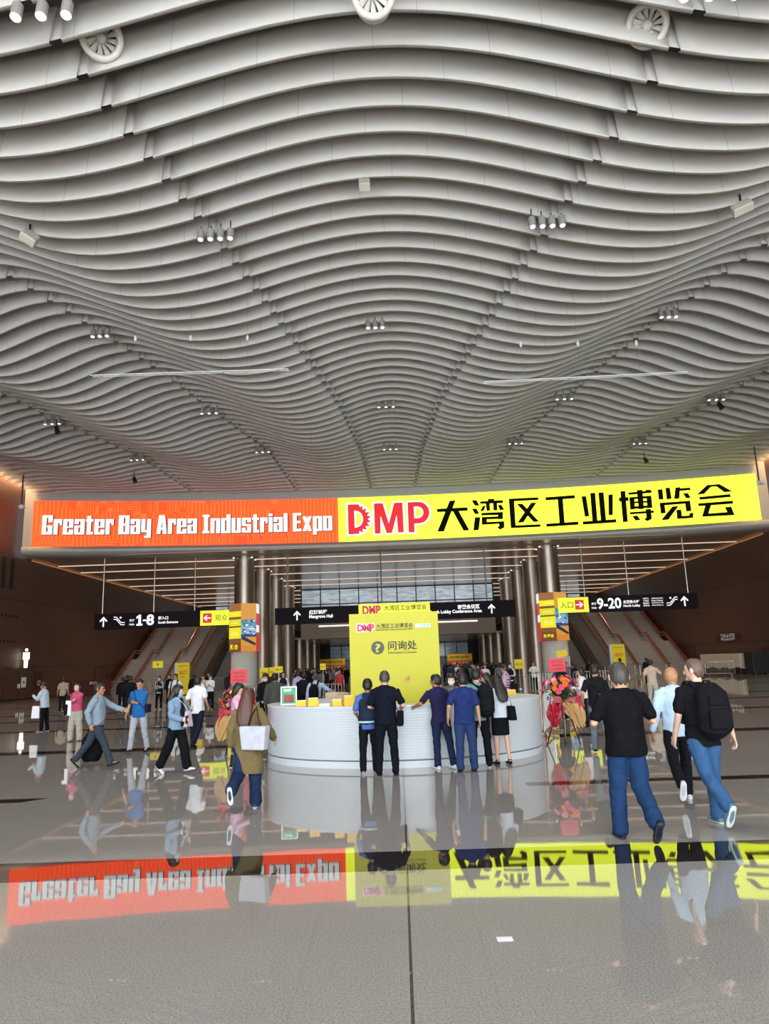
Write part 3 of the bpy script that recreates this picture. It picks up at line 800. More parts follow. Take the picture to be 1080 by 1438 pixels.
t, cx = hanging('wide dark overhead sign across the central aisle with Mangrove Hall and Conference Area arrows', -10.4, 9.95, 5.4, 6.8, YS, (-9.3, -1.3, 7.6))
def X(px): return at(px, 862, YS).x - cx
bm = bmesh.new(); arrow(bm, X(417.5), .72, yf, .8); arrow(bm, X(690.5), .72, yf, .8); finish('arrow', bm, E_WHITE, t)
text('红树林厅', E_WHITE, t, (X(447), yf, .95), width=1.5, bold=.03)
text('Mangrove Hall', E_WHITE, t, (X(451), yf, .55), width=2.0, height=.36, bold=.03)
text('南登会议区', E_WHITE, t, (X(658.5), yf, .95), width=1.85, bold=.03)
text('South Lobby Conference Area', E_WHITE, t, (X(640), yf, .55), width=4.4, height=.36, bold=.03)
box_o('yellow_panel', ((X(504)+X(604))/2, yf, .72), (X(604)-X(504), .04, 1.5), E_YEL, t)
text('DMP', emit('sign_magenta', '#c8184a', 1.0), t, (X(522), yf-.04, .95), width=1.55, height=.75, bold=.05)
text('大湾区工业博览会', M_INK, t, (X(569.5), yf-.04, 1.08), width=3.6, bold=.01)

# ================================================================== STAIRS AND ESCALATORS
def stairs(s):
    side = 'left' if s < 0 else 'right'
    t = thing('staircase', 'broad stone staircase with copper-toned handrails beside the %s wall' % side, 'staircase', (s*26.1, 76, 0), 0)
    W_ = 7.4
    bm = bmesh.new(); z = 0; y = 0
    def flight(n, z, y):
        for i in range(n):
            z += .165; box(bm, (0, y+.15+(0.2), z-.35), (W_, .7, .7)); y += .3
        return z, y
    z, y = flight(20, z, y); z1, y1 = z, y
    box(bm, (0, y+.9, z-.15), (W_, 2.2, .3)); y += 1.7
    z, y = flight(24, z, y)
    finish('steps', bm, M_STEP, t)
    for xo in (3.4, 1.3, -1.8):
        xs = xo*s
        bm = bmesh.new()
        path = [(xs, -.3, .95), (xs, 0, .95), (xs, y1, z1+.95), (xs, y1+1.7, z1+.95), (xs, y, z+.95)]
        for dz in (0, -.3): tube(bm, [(p[0], p[1], p[2]+dz) for p in path], [.07], 8)
        finish('handrail', bm, M_COPPER, t)
        for i in range(0, 44, 4):
            yy_ = i*.3 if i < 20 else y1+1.7+(i-20)*.3; zz_ = i*.165
            bm = bmesh.new(); cyl(bm, (xs, yy_+.2, zz_), (xs, yy_+.2, zz_+1.0), .03, 6); finish('baluster', bm, M_STEELD, t)
    for ex_, copper in ((21.2, True), (18.5, False)):
        e = thing('escalator', ('escalator with copper-toned side panels next to the %s stairs' if copper else 'dark escalator between the copper-sided one and the %s columns') % side, 'escalator', (s*ex_, 75, 0), 0)
        L, Hh = 15.5, 7.4
        for nm, xo, m_ in (('balustrade', -1.0*s, M_COPPER if copper else M_BLACK), ('balustrade', 1.0*s, M_COPPER if copper else M_BLACK)):
            bm = bmesh.new()
            P = [(-.8, 0), (-.8, .9), (-.2, 1.0), (.8, 1.1), (L, Hh+1.0), (L+2, Hh+1.0), (L+2, Hh-.4), (L, Hh-.4), (1.6, 0)]
            for x_ in (xo-.06, xo+.06): poly(bm, [Vector((x_, p[0], p[1])) for p in P])
            vs0 = [bm.verts.new((xo-.06, p[0], p[1])) for p in P]; vs1 = [bm.verts.new((xo+.06, p[0], p[1])) for p in P]
            for i in range(len(P)): bm.faces.new((vs0[i], vs0[(i+1) % len(P)], vs1[(i+1) % len(P)], vs1[i]))
            bl = finish(nm, bm, mat('copper_panel', '#c49a7c', 0.4, 0.3) if m_ is M_COPPER else mat('dark_panel', '#161414', 0.2, 0.3), e)
            bm = bmesh.new(); tube(bm, [(xo, -.85, .5), (xo, -.8, .9), (xo, -.2, 1.05), (xo, .8, 1.15), (xo, L, Hh+1.05), (xo, L+2, Hh+1.05)], [.06], 8)
            finish('hand_belt', bm, M_BLACK, bl)
        bm = bmesh.new()
        for i in range(38):
            box(bm, (0, .8+i*.4, i*.2-.1), (1.8, .45, .5))
        finish('tread', bm, mat('escalator_step', '#6a6058', 0.5, .4), e)
        bm = bmesh.new(); P = [(1.6, -.02), (L, Hh-.4), (L, Hh-2.0), (3.6, -.02)]
        for x_ in (-.9, .9): poly(bm, [Vector((x_, p[0], p[1])) for p in P])
        finish('truss', bm, mat('copper_panel', '#c49a7c', 0.4, 0.3) if copper else mat('dark_panel', '#161414', 0.2, 0.3), e)
        bm = bmesh.new(); rnd = random.Random(11)
        for i in range(0 if copper else 7): ball(bm, (s*-1.25, 1.5+i*2.1, 1.0+i*.95+rnd.random()*.8), .07, 8, 6)
        if copper: bm.free()
        else: finish('lamp', bm, E_LAMPS, e)
for s in (-1, 1): stairs(s)
# ================================================================== INFORMATION COUNTER
CX, CY, CR, CHT, EL = 0.05, 16.42, 2.95, 1.13, 0.765     # oval: EL is depth over width
def ribbed():
    m = bpy.data.materials.new('white_ribbed_panel'); m.use_nodes = True
    nt, N, L, b = nodes_of(m)
    b.inputs['Base Color'].default_value = hexc('#c6ced4'); b.inputs['Roughness'].default_value = 0.3
    tc = N.new('ShaderNodeTexCoord'); sep = N.new('ShaderNodeSeparateXYZ'); L.new(tc.outputs['Object'], sep.inputs[0])
    h = mth(nt, 'SINE', mth(nt, 'MULTIPLY', sep.outputs[2], 2*PI/0.05))
    bp = N.new('ShaderNodeBump'); bp.inputs['Strength'].default_value = 0.12; bp.inputs['Distance'].default_value = 0.004
    L.new(h, bp.inputs['Height']); L.new(bp.outputs['Normal'], b.inputs['Normal'])
    return m
t = thing('information_counter', 'large oval white information counter with ribbed curved front', 'counter', (CX, CY, 0))
t.scale = (1, EL, 1)
def ringmesh(prof, n=96):
    bm = bmesh.new(); rw = lathe(bm, prof+[prof[0]], n)
    for f in bm.faces: f.smooth = False
    return bm
bm = bmesh.new(); lathe(bm, [(CR-.25, 0.14), (CR-.02, 0.14), (CR, 0.16), (CR, CHT-.05), (CR-.25, CHT-.05), (CR-.25, .14)], 128)
for f in bm.faces: f.smooth = True
o = finish('front_panel', bm, ribbed(), t); md = o.modifiers.new('e', 'EDGE_SPLIT'); md.split_angle = 0.6
bm = bmesh.new(); lathe(bm, [(CR-.2, 0), (CR-.005, 0), (CR-.005, .125), (CR-.2, .125), (CR-.2, 0)], 128)
finish('plinth', bm, M_WHITE, t)
bm = bmesh.new(); lathe(bm, [(CR-.75, CHT-.05), (CR+.01, CHT-.05), (CR+.015, CHT-.02), (CR+.01, CHT), (CR-.75, CHT), (CR-.75, CHT-.05)], 128)
finish('countertop', bm, M_WHITE, t)
bm = bmesh.new(); lathe(bm, [(CR-.75, 0), (CR-.70, 0), (CR-.70, CHT-.05), (CR-.75, CHT-.05), (CR-.75, 0)], 96)
finish('inner_panel', bm, M_WHITE, t)
# yellow board
YB = 16.4
t = thing('information_board', 'tall yellow board with question mark and Information Counter lettering, inside the oval counter', 'board', (-0.1, YB+.3, 0))
box_o('panel', (0, 0, 1.51), (1.99, .6, 3.02), M_YBOARD, t, bevel=.01)
yf = -.312
def bt(px, py): p = at(px, py, YB-.02); return p.x+.1, p.z
def btext(s, x0, y0, x1, y1, m_, bold=0, off=0, nm='lettering'):
    a = bt(x0, (y0+y1)/2); b = bt(x1, (y0+y1)/2); c, d = bt((x0+x1)/2, y0), bt((x0+x1)/2, y1)
    text(s, m_, t, ((a[0]+b[0])/2, yf-off, (c[1]+d[1])/2), width=b[0]-a[0], height=abs(c[1]-d[1]), bold=bold, name=nm)
M_PINK = mat('magenta_ink', '#c21f58', .5); M_PALE = mat('pale_ink', '#f0f2f4', .5)
btext('DMP', 500.5, 875.6, 527, 887.6, M_PALE, .14, 0, 'white_outline')
btext('DMP', 501.5, 876.5, 526, 886.7, M_PINK, .05, .004)
btext('大湾区工业博览会', 528, 875, 580, 881.8, M_INK, .01)
btext('GREATER BAY AREA INDUSTRIAL EXPO', 528, 882.8, 580, 884.9, M_INK, .01)
a, b = bt(583, 876), bt(605, 880.5)
box_o('sponsor_label', ((a[0]+b[0])/2, yf+.002, (a[1]+b[1])/2), (b[0]-a[0], .006, abs(a[1]-b[1])), mat('pale_blue_label', '#cfe6e0', .5), t)
btext('环球会展', 589.5, 876, 604, 880, mat('teal_ink', '#4ba5b8', .5), .01, .004)
c = bt(530.5, 909.5)
bm = bmesh.new(); cyl(bm, (c[0], yf+.01, c[1]), (c[0], yf-.002, c[1]), .142, 40); finish('round_mark', bm, mat('slate_ink', '#37403c', .5), t)
btext('?', 526.6, 904, 534.6, 916, M_YBOARD, .02, .006)
btext('问询处', 545, 899.5, 585.5, 912.5, M_INK, .012)
btext('Information Counter', 545, 914.2, 586, 917.5, M_INK, 0)
btext('ufi', 569, 949, 576, 956, mat('pink_ink', '#c06a58', .5), .01)
btext('Approved Event', 564.5, 957, 576.5, 958.8, mat('pink_ink', '#c06a58', .5), .0)
c = bt(539, 954)
box_o('notice_sheet', (c[0], yf+.002, c[1]), (.14, .006, .2), M_PALE, t)

# things lying on the countertop
def on_counter(px, py, z=CHT): return gnd(px, py, z)
def carton(x, y, w, d, h, m_, label, cat='box', rz=0., grp=None):
    t = thing('leaflet_box' if cat == 'box' else 'paper_stack', label, cat, (x, y, CHT+.002), rz, grp)
    if cat == 'box':
        bm = bmesh.new(); box(bm, (0, 0, h/2), (w, d, h)); finish('carton', bm, m_, t, bevel=.004)
        bm = bmesh.new(); box(bm, (0, 0, h+.004), (w*.96, d*.96, .008)); finish('leaflet', bm, M_PALE, t)
    else:
        rnd = random.Random(int(x*100))
        bm = bmesh.new()
        for i in range(6): box(bm, (rnd.uniform(-.01, .01), rnd.uniform(-.01, .01), h*(i+.5)/6), (w, d, h/6.2), rnd.uniform(-.08, .08))
        finish('sheets', bm, m_, t)
MY = mat('amber_card', '#f0b81c', .5)
spots = [(420, 988, .26, .2, .10, MY, 'low amber box of leaflets beside the framed notice on the counter', 'box', .1),
         (441, 986, .2, .22, .15, MY, 'amber box standing just right of the low amber box on the counter', 'box', .4),
         (474, 988, .18, .2, .12, MY, 'small amber box left of its taller neighbour by the yellow board', 'box', -.1),
         (487, 988, .17, .22, .19, MY, 'tallest amber box, on the counter next to the yellow board', 'box', .2),
         (456, 993, .26, .24, .05, M_PALE, 'white paper stack between the two pairs of amber boxes', 'paper', 0)]
for px, py, w_, d_, h_, m_, lb, ct, rz in spots:
    X_ = {420: -2.02, 441: -1.76, 456: -1.50, 474: -1.24, 487: -1.02}[px]
    carton(X_, CY-EL*math.sqrt((CR-.33)**2-(X_-CX)**2), min(w_, .21), min(d_, .2), h_, m_, lb, ct, rz*.5)
for ang, w_, d_, h_, m_, lb, ct in ((128, .5, .3, .14, mat('kraft_books', '#d8c9a0', .7), 'stack of cream booklets on the back left of the counter', 'paper'), (118, .3, .2, .1, MY, 'amber leaflet box on the far left rim beside the cream booklets', 'box'),
                          (22, .3, .22, .09, MY, 'yellow leaflet box on the right end of the counter', 'box'), (32, .32, .24, .06, M_PALE, 'white paper stack on the right end of the counter behind the yellow box', 'paper'),
                          (44, .3, .24, .07, mat('kraft_books', '#d8c9a0', .7), 'cream booklet stack on the far right of the counter', 'paper')):
    a = math.radians(ang)
    carton(CX+(CR-.36)*math.cos(a), CY+(CR-.36)*EL*math.sin(a), w_, d_, h_, m_, lb, ct, a)
p = at(404, 981, 15.6)
t = thing('notice_frame', 'white framed green notice standing on the left of the oval counter', 'notice', (-2.36, 15.75, CHT), .1)
box_o('frame', (0, 0, .19), (.34, .04, .38), M_PALE, t, bevel=.01)
box_o('notice', (0, -.022, .19), (.29, .006, .33), mat('leaf_green', '#3f9a6a', .5), t)
box_o('picture', (0, -.027, .13), (.2, .006, .16), mat('brick_print', '#8a4038', .6, var=.4, vscale=30), t)
text('DMP', M_PALE, t, (-.02, -.03, .3), width=.16, bold=.03)

# ================================================================== FLOWER STANDS
M_CRIM = mat('crimson_wrap', '#b0102f', .35, 0, .5, 6); M_KRAFT = mat('kraft_wrap', '#c39a62', .6, 0, .4, 8)
M_LEAF = mat('leaf', '#26401f', .5, var=.3, vscale=20)
def flower_mesh(col, r):
    bm = bmesh.new()
    for ring_, n_, tilt, s_ in ((0, 7, .5, 1.0), (1, 6, .95, .75), (2, 4, 1.3, .5)):
        for i in range(n_):
            a = 2*PI*i/n_+ring_*.5
            u = Vector((math.cos(a)*math.cos(tilt), math.sin(a)*math.cos(tilt), math.sin(tilt)))
            v = Vector((-math.sin(a), math.cos(a), 0)); c = u*r*.5*s_; nn = u.cross(v)
            P = [c-u*r*.5*s_, c-u*r*.1*s_+v*r*.3*s_+nn*.0, c+u*r*.4*s_+v*r*.28*s_, c+u*r*.52*s_-nn*r*.1, c+u*r*.4*s_-v*r*.28*s_, c-u*r*.1*s_-v*r*.3*s_]
            bm.faces.new([bm.verts.new(p) for p in P])
    ball(bm, (0, 0, r*.25), r*.22, 8, 6)
    me = bpy.data.meshes.new('flower'); bm.to_mesh(me); bm.free(); me.materials.append(mat('petal_'+col.strip('#'), col, .6)); return me
FM = [flower_mesh(c, r) for c, r in (('#e85a86', .075), ('#f27a24', .07), ('#c21f3a', .06), ('#e9a3c4', .07), ('#a85ab0', .06), ('#f0c23a', .045))]
def flower_stand(x, y, label, flip, seed):
    t = thing('flower_stand', label, 'flower stand', (x, y, 0), 0, 'flower stands beside the counter')
    rnd = random.Random(seed)
    for an in (-100, 20, 150):
        a = math.radians(an)
        bm = bmesh.new(); cyl(bm, (.40*math.cos(a), .40*math.sin(a), 0), (.03*math.cos(a), .03*math.sin(a), 1.12), .014, 8); finish('leg', bm, M_BLACK, t)
    bm = bmesh.new()
    for i in range(260):
        th, ph = rnd.random()*2*PI, rnd.random()*PI*.9
        d = Vector((math.sin(ph)*math.cos(th), math.sin(ph)*math.sin(th), math.cos(ph)*.75)); c = Vector((0, 0, 1.22))+d*rnd.uniform(.15, .40)
        s1 = d.orthogonal().normalized(); s1.rotate(Matrix.Rotation(rnd.random()*6.3, 3, d)); L_ = rnd.uniform(.07, .13)
        u = (d*.6+s1*.8).normalized(); v = u.cross(d).normalized()*L_*.22
        bm.faces.new([bm.verts.new(q) for q in (c, c+u*L_*.4+v, c+u*L_, c+u*L_*.4-v)])
    ball(bm, (0, 0, 1.2), (.2, .2, .2), 10, 8)
    finish('foliage', bm, M_LEAF, t)
    for i in range(46):
        th = rnd.random()*2*PI; ph = math.acos(rnd.uniform(-.35, .95))
        d = Vector((math.sin(ph)*math.cos(th), math.sin(ph)*math.sin(th), math.cos(ph)*.82))
        o = bpy.data.objects.new('flower', rnd.choice(FM)); link(o, t)
        o.location = Vector((0, 0, 1.22))+d*rnd.uniform(.34, .41)
        o.rotation_mode = 'QUATERNION'; o.rotation_quaternion = d.to_track_quat('Z', 'Y')
    # wrapping papers
    for nm, m_, cx, cz, rr, hh, ln in (('wrapping_paper', M_CRIM, -.12*flip, .92, .24, .50, -.10*flip), ('wrapping_paper', M_KRAFT, .18*flip, .95, .26, .55, .22*flip), ('wrapping_paper', M_CRIM, .24*flip, 1.0, .2, .5, .16*flip)):
        bm = bmesh.new(); rows = []
        n_ = 36
        for j in range(8):
            u = j/7; rad = rr*(.12+.62*math.sin(PI*min(1, u*.62+.32))) if nm else 0
            row = []
            for i in range(n_):
                a = 2*PI*i/n_; wv = 1+.20*math.sin(a*7+seed+j*.6)+.12*math.sin(a*13+j)
                row.append(bm.verts.new((cx+ln*u+rad*wv*math.cos(a), .02+rad*.55*wv*math.sin(a)-.08, cz-hh*u+.05*math.sin(a*5))))
            rows.append(row)
        for a_, b_ in zip(rows, rows[1:]):
            for i in range(n_): bm.faces.new((a_[i], a_[(i+1) % n_], b_[(i+1) % n_], b_[i]))
        bm.faces.new(rows[-1])
        finish(nm, bm, m_, t)
    for sgn in (-1, 1):
        bm = bmesh.new()
        pts = [Vector((.02*sgn, -.2, .98)), Vector((.16*sgn+.1*flip, -.26, 1.05)), Vector((.30*sgn+.1*flip, -.22, 1.08)), Vector((.30*sgn+.1*flip, -.22, .92)), Vector((.14*sgn+.1*flip, -.26, .92))]
        bm.faces.new([bm.verts.new(p) for p in pts]); finish('bow', bm, M_CRIM, t)
    pl = box_o('plaque', (-.02, .06, 1.74), (.38, .02, .30), mat('red_plaque', '#c4152f', .5), t, bevel=.004)
    for i in range(3):
        text('开业大吉万事如意'[i*2:i*2+5], mat('dark_red_ink', '#5e0a14', .4), pl, (-.02, .044, 1.82-.08*i), width=.26, height=.045, bold=.01)
    bm = bmesh.new(); cyl(bm, (-.02, .08, 1.1), (-.02, .08, 1.62), .01, 8); finish('plaque_stem', bm, M_BLACK, t)
flower_stand(3.62, 17.0, 'flower stand with red plaque and crimson wrapping at the right end of the counter', 1, 3)
flower_stand(-3.62, 16.7, 'flower stand with red plaque behind the woman in the olive coat, left of the counter', -1, 8)

# ================================================================== CROWD BARRIERS
def barrier_proto():
    t = thing('crowd_barrier', 'x', 'barrier')
    bm = bmesh.new(); tube(bm, [(-1.1, 0, .18), (-1.1, 0, 1.0), (-1.02, 0, 1.1), (1.02, 0, 1.1), (1.1, 0, 1.0), (1.1, 0, .18), (-1.1, 0, .18)], [.022], 8, side=(0, 1, 0)); finish('frame', bm, M_STEELD, t)
    bm = bmesh.new()
    for i in range(1, 15): cyl(bm, (-1.1+i*2.2/15, 0, .2), (-1.1+i*2.2/15, 0, 1.09), .009, 6)
    finish('bars', bm, M_STEELD, t)
    for x in (-.85, .85):
        bm = bmesh.new(); tube(bm, [(x, -.3, .015), (x, -.05, .05), (x, 0, .18), (x, .05, .05), (x, .3, .015)], [.018], 8); finish('foot', bm, M_STEELD, t)
    return t
bp_ = barrier_proto(); index_children(bp_)
first = True
def place_barrier(x, y, rz, label, group):
    global first
    o = bp_ if first else copy_tree(bp_); first = False
    o.location = (x, y, 0); o.rotation_euler = (0, 0, rz); tag(o, label, 'barrier', group)
rows_ = [((-28.5, 70), (-16.5, 70), 'left'), ((16, 67), (27.0, 60), 'right')]
for a, b, sd in rows_:
    d = Vector((b[0]-a[0], b[1]-a[1])); n_ = max(1, int(d.length/2.3))
    for i in range(n_):
        c = Vector(a)+d*(i+.5)/n_
        place_barrier(c.x, c.y, math.atan2(d.y, d.x), 'steel crowd barrier in the row before the %s staircase' % sd, 'steel barriers before the %s stairs' % sd)
for i, (x, y, rz) in enumerate(((-6.1, 33, 0), (-3.7, 33, 0), (-7.3, 34.2, PI/2))):
    place_barrier(x, y, rz, 'steel crowd barrier standing among the queue behind the left of the counter', 'steel barriers in the queue')
place_barrier(3.75, 19.3, PI/2-.3, 'steel crowd barrier right behind the right flower stand', None)
for i, x in enumerate((8.2, 10.6)):
    place_barrier(x, 41, 0, 'steel crowd barrier between the far staff with yellow boards on the right', 'steel barriers by the staff on the right')

# ================================================================== YELLOW SIGNS, BANNERS, WALL SIGNS
def standing_sign(x, y, h, w_, label, lines, m_=M_YSIGN, rz=0., white=True):
    t = thing('standing_sign', label, 'sign', (x, y, 0), rz)
    box_o('sign_board', (0, 0, h/2+.03), (w_, .3, h-.06), m_, t, bevel=.01)
    if white: box_o('side_edge', (-w_/2-.09, .02, h/2+.03), (.16, .26, h-.06), M_WHITE, t)
    box_o('foot', (0, 0, .02), (w_+.1, .5, .04), M_BLACK, t)
    for s_, z, wd, m2 in lines: text(s_, m2, t, (0, -.16, z), width=wd, bold=.02)
    return t
MR = mat('red_ink', '#d0321c', .5)
standing_sign(17.2, 58.5, 2.75, 1.0, 'tall yellow exit sign standing before the right staircase', [('出口', 1.95, .6, MR), ('EXIT', 1.6, .3, MR), ('DMP 大湾区工业博览会', 2.5, .75, M_INK)])
standing_sign(-17.1, 58.5, 2.5, 1.0, 'tall yellow exit sign standing before the left escalator', [('出口', 1.75, .6, MR), ('EXIT', 1.4, .3, MR), ('DMP 大湾区工业博览会', 2.25, .75, M_INK)])
def pole_sign(px0, py0, px1, py1, Y, label, pole=True, txt='观众入口', tilt=0):
    a, b = at(px0, py0, Y), at(px1, py1, Y); w_, h_ = abs(b.x-a.x), abs(a.z-b.z); cx, cz = (a.x+b.x)/2, (a.z+b.z)/2
    t = thing('pole_sign', label, 'sign', (cx, Y, 0))
    o = box_o('sign_board', (0, 0, cz), (w_, .05, h_), M_YSIGN, t); o.rotation_euler = (0, tilt, 0) if tilt == 0 else (0, 0, 0)
    text(txt, M_INK, t, (0, -.04, cz), width=w_*.7, bold=.02)
    if pole:
        bm = bmesh.new(); cyl(bm, (0, .05, 0), (0, .05, cz), .03, 8); cyl(bm, (0, .05, 0), (0, .05, .04), .25, 16); finish('pole', bm, M_STEELD, t)
pole_sign(365, 938, 377, 951, 41, 'leftmost yellow sign in the crowd behind the left flower stand')
pole_sign(378, 937, 388, 950, 44, 'yellow sign in the middle of the three at the foot of the left columns')
pole_sign(385.5, 936, 397, 944.5, 37, 'yellow sign on a pole, rightmost of the three at the foot of the left columns')
pole_sign(449.5, 932, 457.5, 940.5, 40, 'small yellow sign on a pole above the queue near the yellow board')
pole_sign(722, 926, 736, 939, 48, 'yellow sign behind the staff in white at the foot of the right columns')
for px0, py0, px1, py1, lb in ((449, 926, 485, 945, 'yellow and red banner over the far doors, left of the yellow board'), (628, 919, 664, 939, 'yellow and red banner over the far doors, right of the yellow board')):
    a, b = at(px0, py0, 115), at(px1, py1, 115); t = thing('banner', lb, 'banner', ((a.x+b.x)/2, 115, 0)); cz = (a.z+b.z)/2; w_, h_ = b.x-a.x, abs(a.z-b.z)
    box_o('cloth', (0, 0, cz), (w_, .06, h_), mat('banner_yellow', '#c9a81e', .7), t)
    box_o('red_stripe', (0, -.05, cz-.1*h_), (w_, .04, h_*.32), mat('banner_red', '#c8402c', .7), t)
    text('DMP大湾区工业博览会', M_INK, t, (0, -.06, cz+h_*.3), width=w_*.8, bold=.02)
    text('欢迎参观  登记处', M_PALE, t, (0, -.09, cz-h_*.1), width=w_*.7, bold=.02)
    bm = bmesh.new()
    for sx in (-.48, .48): cyl(bm, (w_*sx, .06, 0), (w_*sx, .06, cz+h_/2), .06, 8)
    finish('post', bm, M_STEELD, t)
def wall_panel(name, label, cat, s, y, z, ly, lz, m_, lines=(), mi=M_PALE):
    t = thing(name, label, cat, (s*(XW-.06), y, z))
    box_o('panel', (0, 0, 0), (.06, ly, lz), m_, t)
    for tx, dz, wd in lines:
        o = text(tx, mi, t, (-s*.04, 0, dz), width=wd, bold=.02, rz=-s*PI/2)
MM = mat('maroon_sign', '#4a1420', .4)
wall_panel('wall_sign', 'wide maroon sign with white characters on the right wall', 'sign', 1, 69, 3.15, 5.2, .62, MM, (('登录大厅西', .08, 3.0), ('Registration Hall', -.18, 2.2)))
wall_panel('wall_sign', 'narrow maroon notice on the right wall beside the timber door', 'sign', 1, 62.2, 1.6, 1.1, 1.1, MM, (('注意', -.1, .5), ('Mind your step', -.35, .8)))
wall_panel('wall_sign', 'narrow maroon notice on the left wall beside the timber double door', 'sign', -1, 62.4, 1.6, 1.1, 1.3, MM, (('卫生间', -.2, .6), ('Toilets', -.45, .6)))
wall_panel('door_notice', 'small white notice on the left timber double door', 'notice', -1, 59.9, 1.4, .7, .8, M_PALE, (('禁止', 0, .4),), M_INK)
wall_panel('door_notice', 'small white notice on the right timber door', 'notice', 1, 57.4, 1.6, .5, .7, M_PALE, (('禁止', 0, .3),), M_INK)
for s, yy_, zz in ((-1, 59.5, 2.55), (1, 59.5, 2.95)):
    t = thing('lit_figure', 'lit white standing-man symbol on the %s wall' % ('left' if s < 0 else 'right'), 'sign', (s*(XW-.35), yy_, zz))
    bm = bmesh.new()
    ball(bm, (0, 0, 1.42), .12, 14, 10)
    tube(bm, [(0, 0, .72), (0, 0, 1.18)], [(.15, .08), (.21, .08)], 12)
    for q in (-1, 1):
        tube(bm, [(q*.08, 0, .02), (q*.09, 0, .78)], [.065, .08], 10); tube(bm, [(q*.235, 0, .68), (q*.22, 0, 1.2)], [.04, .05], 8)
    finish('figure', bm, emit('lit_cream', '#fff6e0', 2.2), t, smooth=True)
    bm = bmesh.new(); box(bm, (s*.17, 0, .9), (.36, .06, .06)); finish('bracket', bm, M_BLACK, t)
t = thing('draped_table', 'row of tables under a white cloth along the right wall', 'table', (29.3, 67, 0))
bm = bmesh.new(); rows = []
loop = []
for i in range(60): loop.append((-.7, -4+8*i/60))
for i in range(12): loop.append((-.7+1.4*i/12, 4))
for i in range(60): loop.append((.7, 4-8*i/60))
for i in range(12): loop.append((.7-1.4*i/12, -4))
for z, k in ((1.7, .97), (1.66, 1.0), (1.1, 1.01), (.5, 1.03)):
    rows.append([bm.verts.new((x*k+(.03*math.sin(i*1.1) if z < 1.6 else 0), y*1.0, z+(.08*math.sin(i*.35) if z < .6 else 0))) for i, (x, y) in enumerate(loop)])
n_ = len(loop)
for a, b in zip(rows, rows[1:]):
    for i in range(n_): bm.faces.new((a[i], a[(i+1) % n_], b[(i+1) % n_], b[i]))
bm.faces.new(rows[0]); finish('cloth', bm, cloth('#cfc4ae'), t)
bm = bmesh.new()
for y in (-3.6, -1.2, 1.2, 3.6):
    for x in (-.5, .5): cyl(bm, (x, y, 0), (x, y, 1.6), .03, 8)
finish('legs', bm, M_BLACK, t)
t = thing('equipment_case', 'black flight case at the near end of the white draped tables', 'case', (29.4, 61.6, 0)); box_o('case_body', (0, 0, .95), (1.4, 1.5, 1.7), M_BLACK, t, bevel=.03)
bm = bmesh.new()
for x in (-.5, .5):
    for y in (-.5, .5): cyl(bm, (x-.03, y, .06), (x+.03, y, .06), .06, 12)
finish('wheels', bm, M_STEELD, t)
p = gnd(3, 984)
t = thing('waste_bin', 'teal waste bin at the left edge near the timber wall', 'bin', (p.x-.3, p.y, 0)); 
bm = bmesh.new(); tube(bm, [(0, 0, 0), (0, 0, 1.0)], [(.34, .3), (.38, .34)], 20, caps=False); finish('bin_body', bm, mat('teal_plastic', '#2c5560', .5), t)
bm = bmesh.new(); tube(bm, [(0, 0, 1.0), (0, 0, 1.12)], [(.4, .36), (.3, .26)], 20, caps=False); finish('bin_lid', bm, mat('dark_teal', '#1d3a44', .5), t)
for x0, x1, lb in ((-29.9, -28.9, 'red board leaning by the left wall, nearer the timber door'), (-28.4, -25.4, 'long red board before the foot of the left stairs')):
    t = thing('red_board', lb, 'board', ((x0+x1)/2, 65, 0)); box_o('panel', (0, 0, .75), (x1-x0, .08, 1.3), mat('dull_red', '#4a1214', .7), t); box_o('foot', (0, 0, .05), (x1-x0, .4, .1), M_BLACK, t)
    text('登记处', M_PALE, t, (0, -.06, 1.1), width=.7)
p = gnd(709, 1319)
t = box_o('paper_scrap', (0, 0, .003), (.11, .07, .004), M_PALE); t.location = (p.x, p.y, 0); tag(t, 'small white scrap of paper lying on the foreground floor', 'paper')

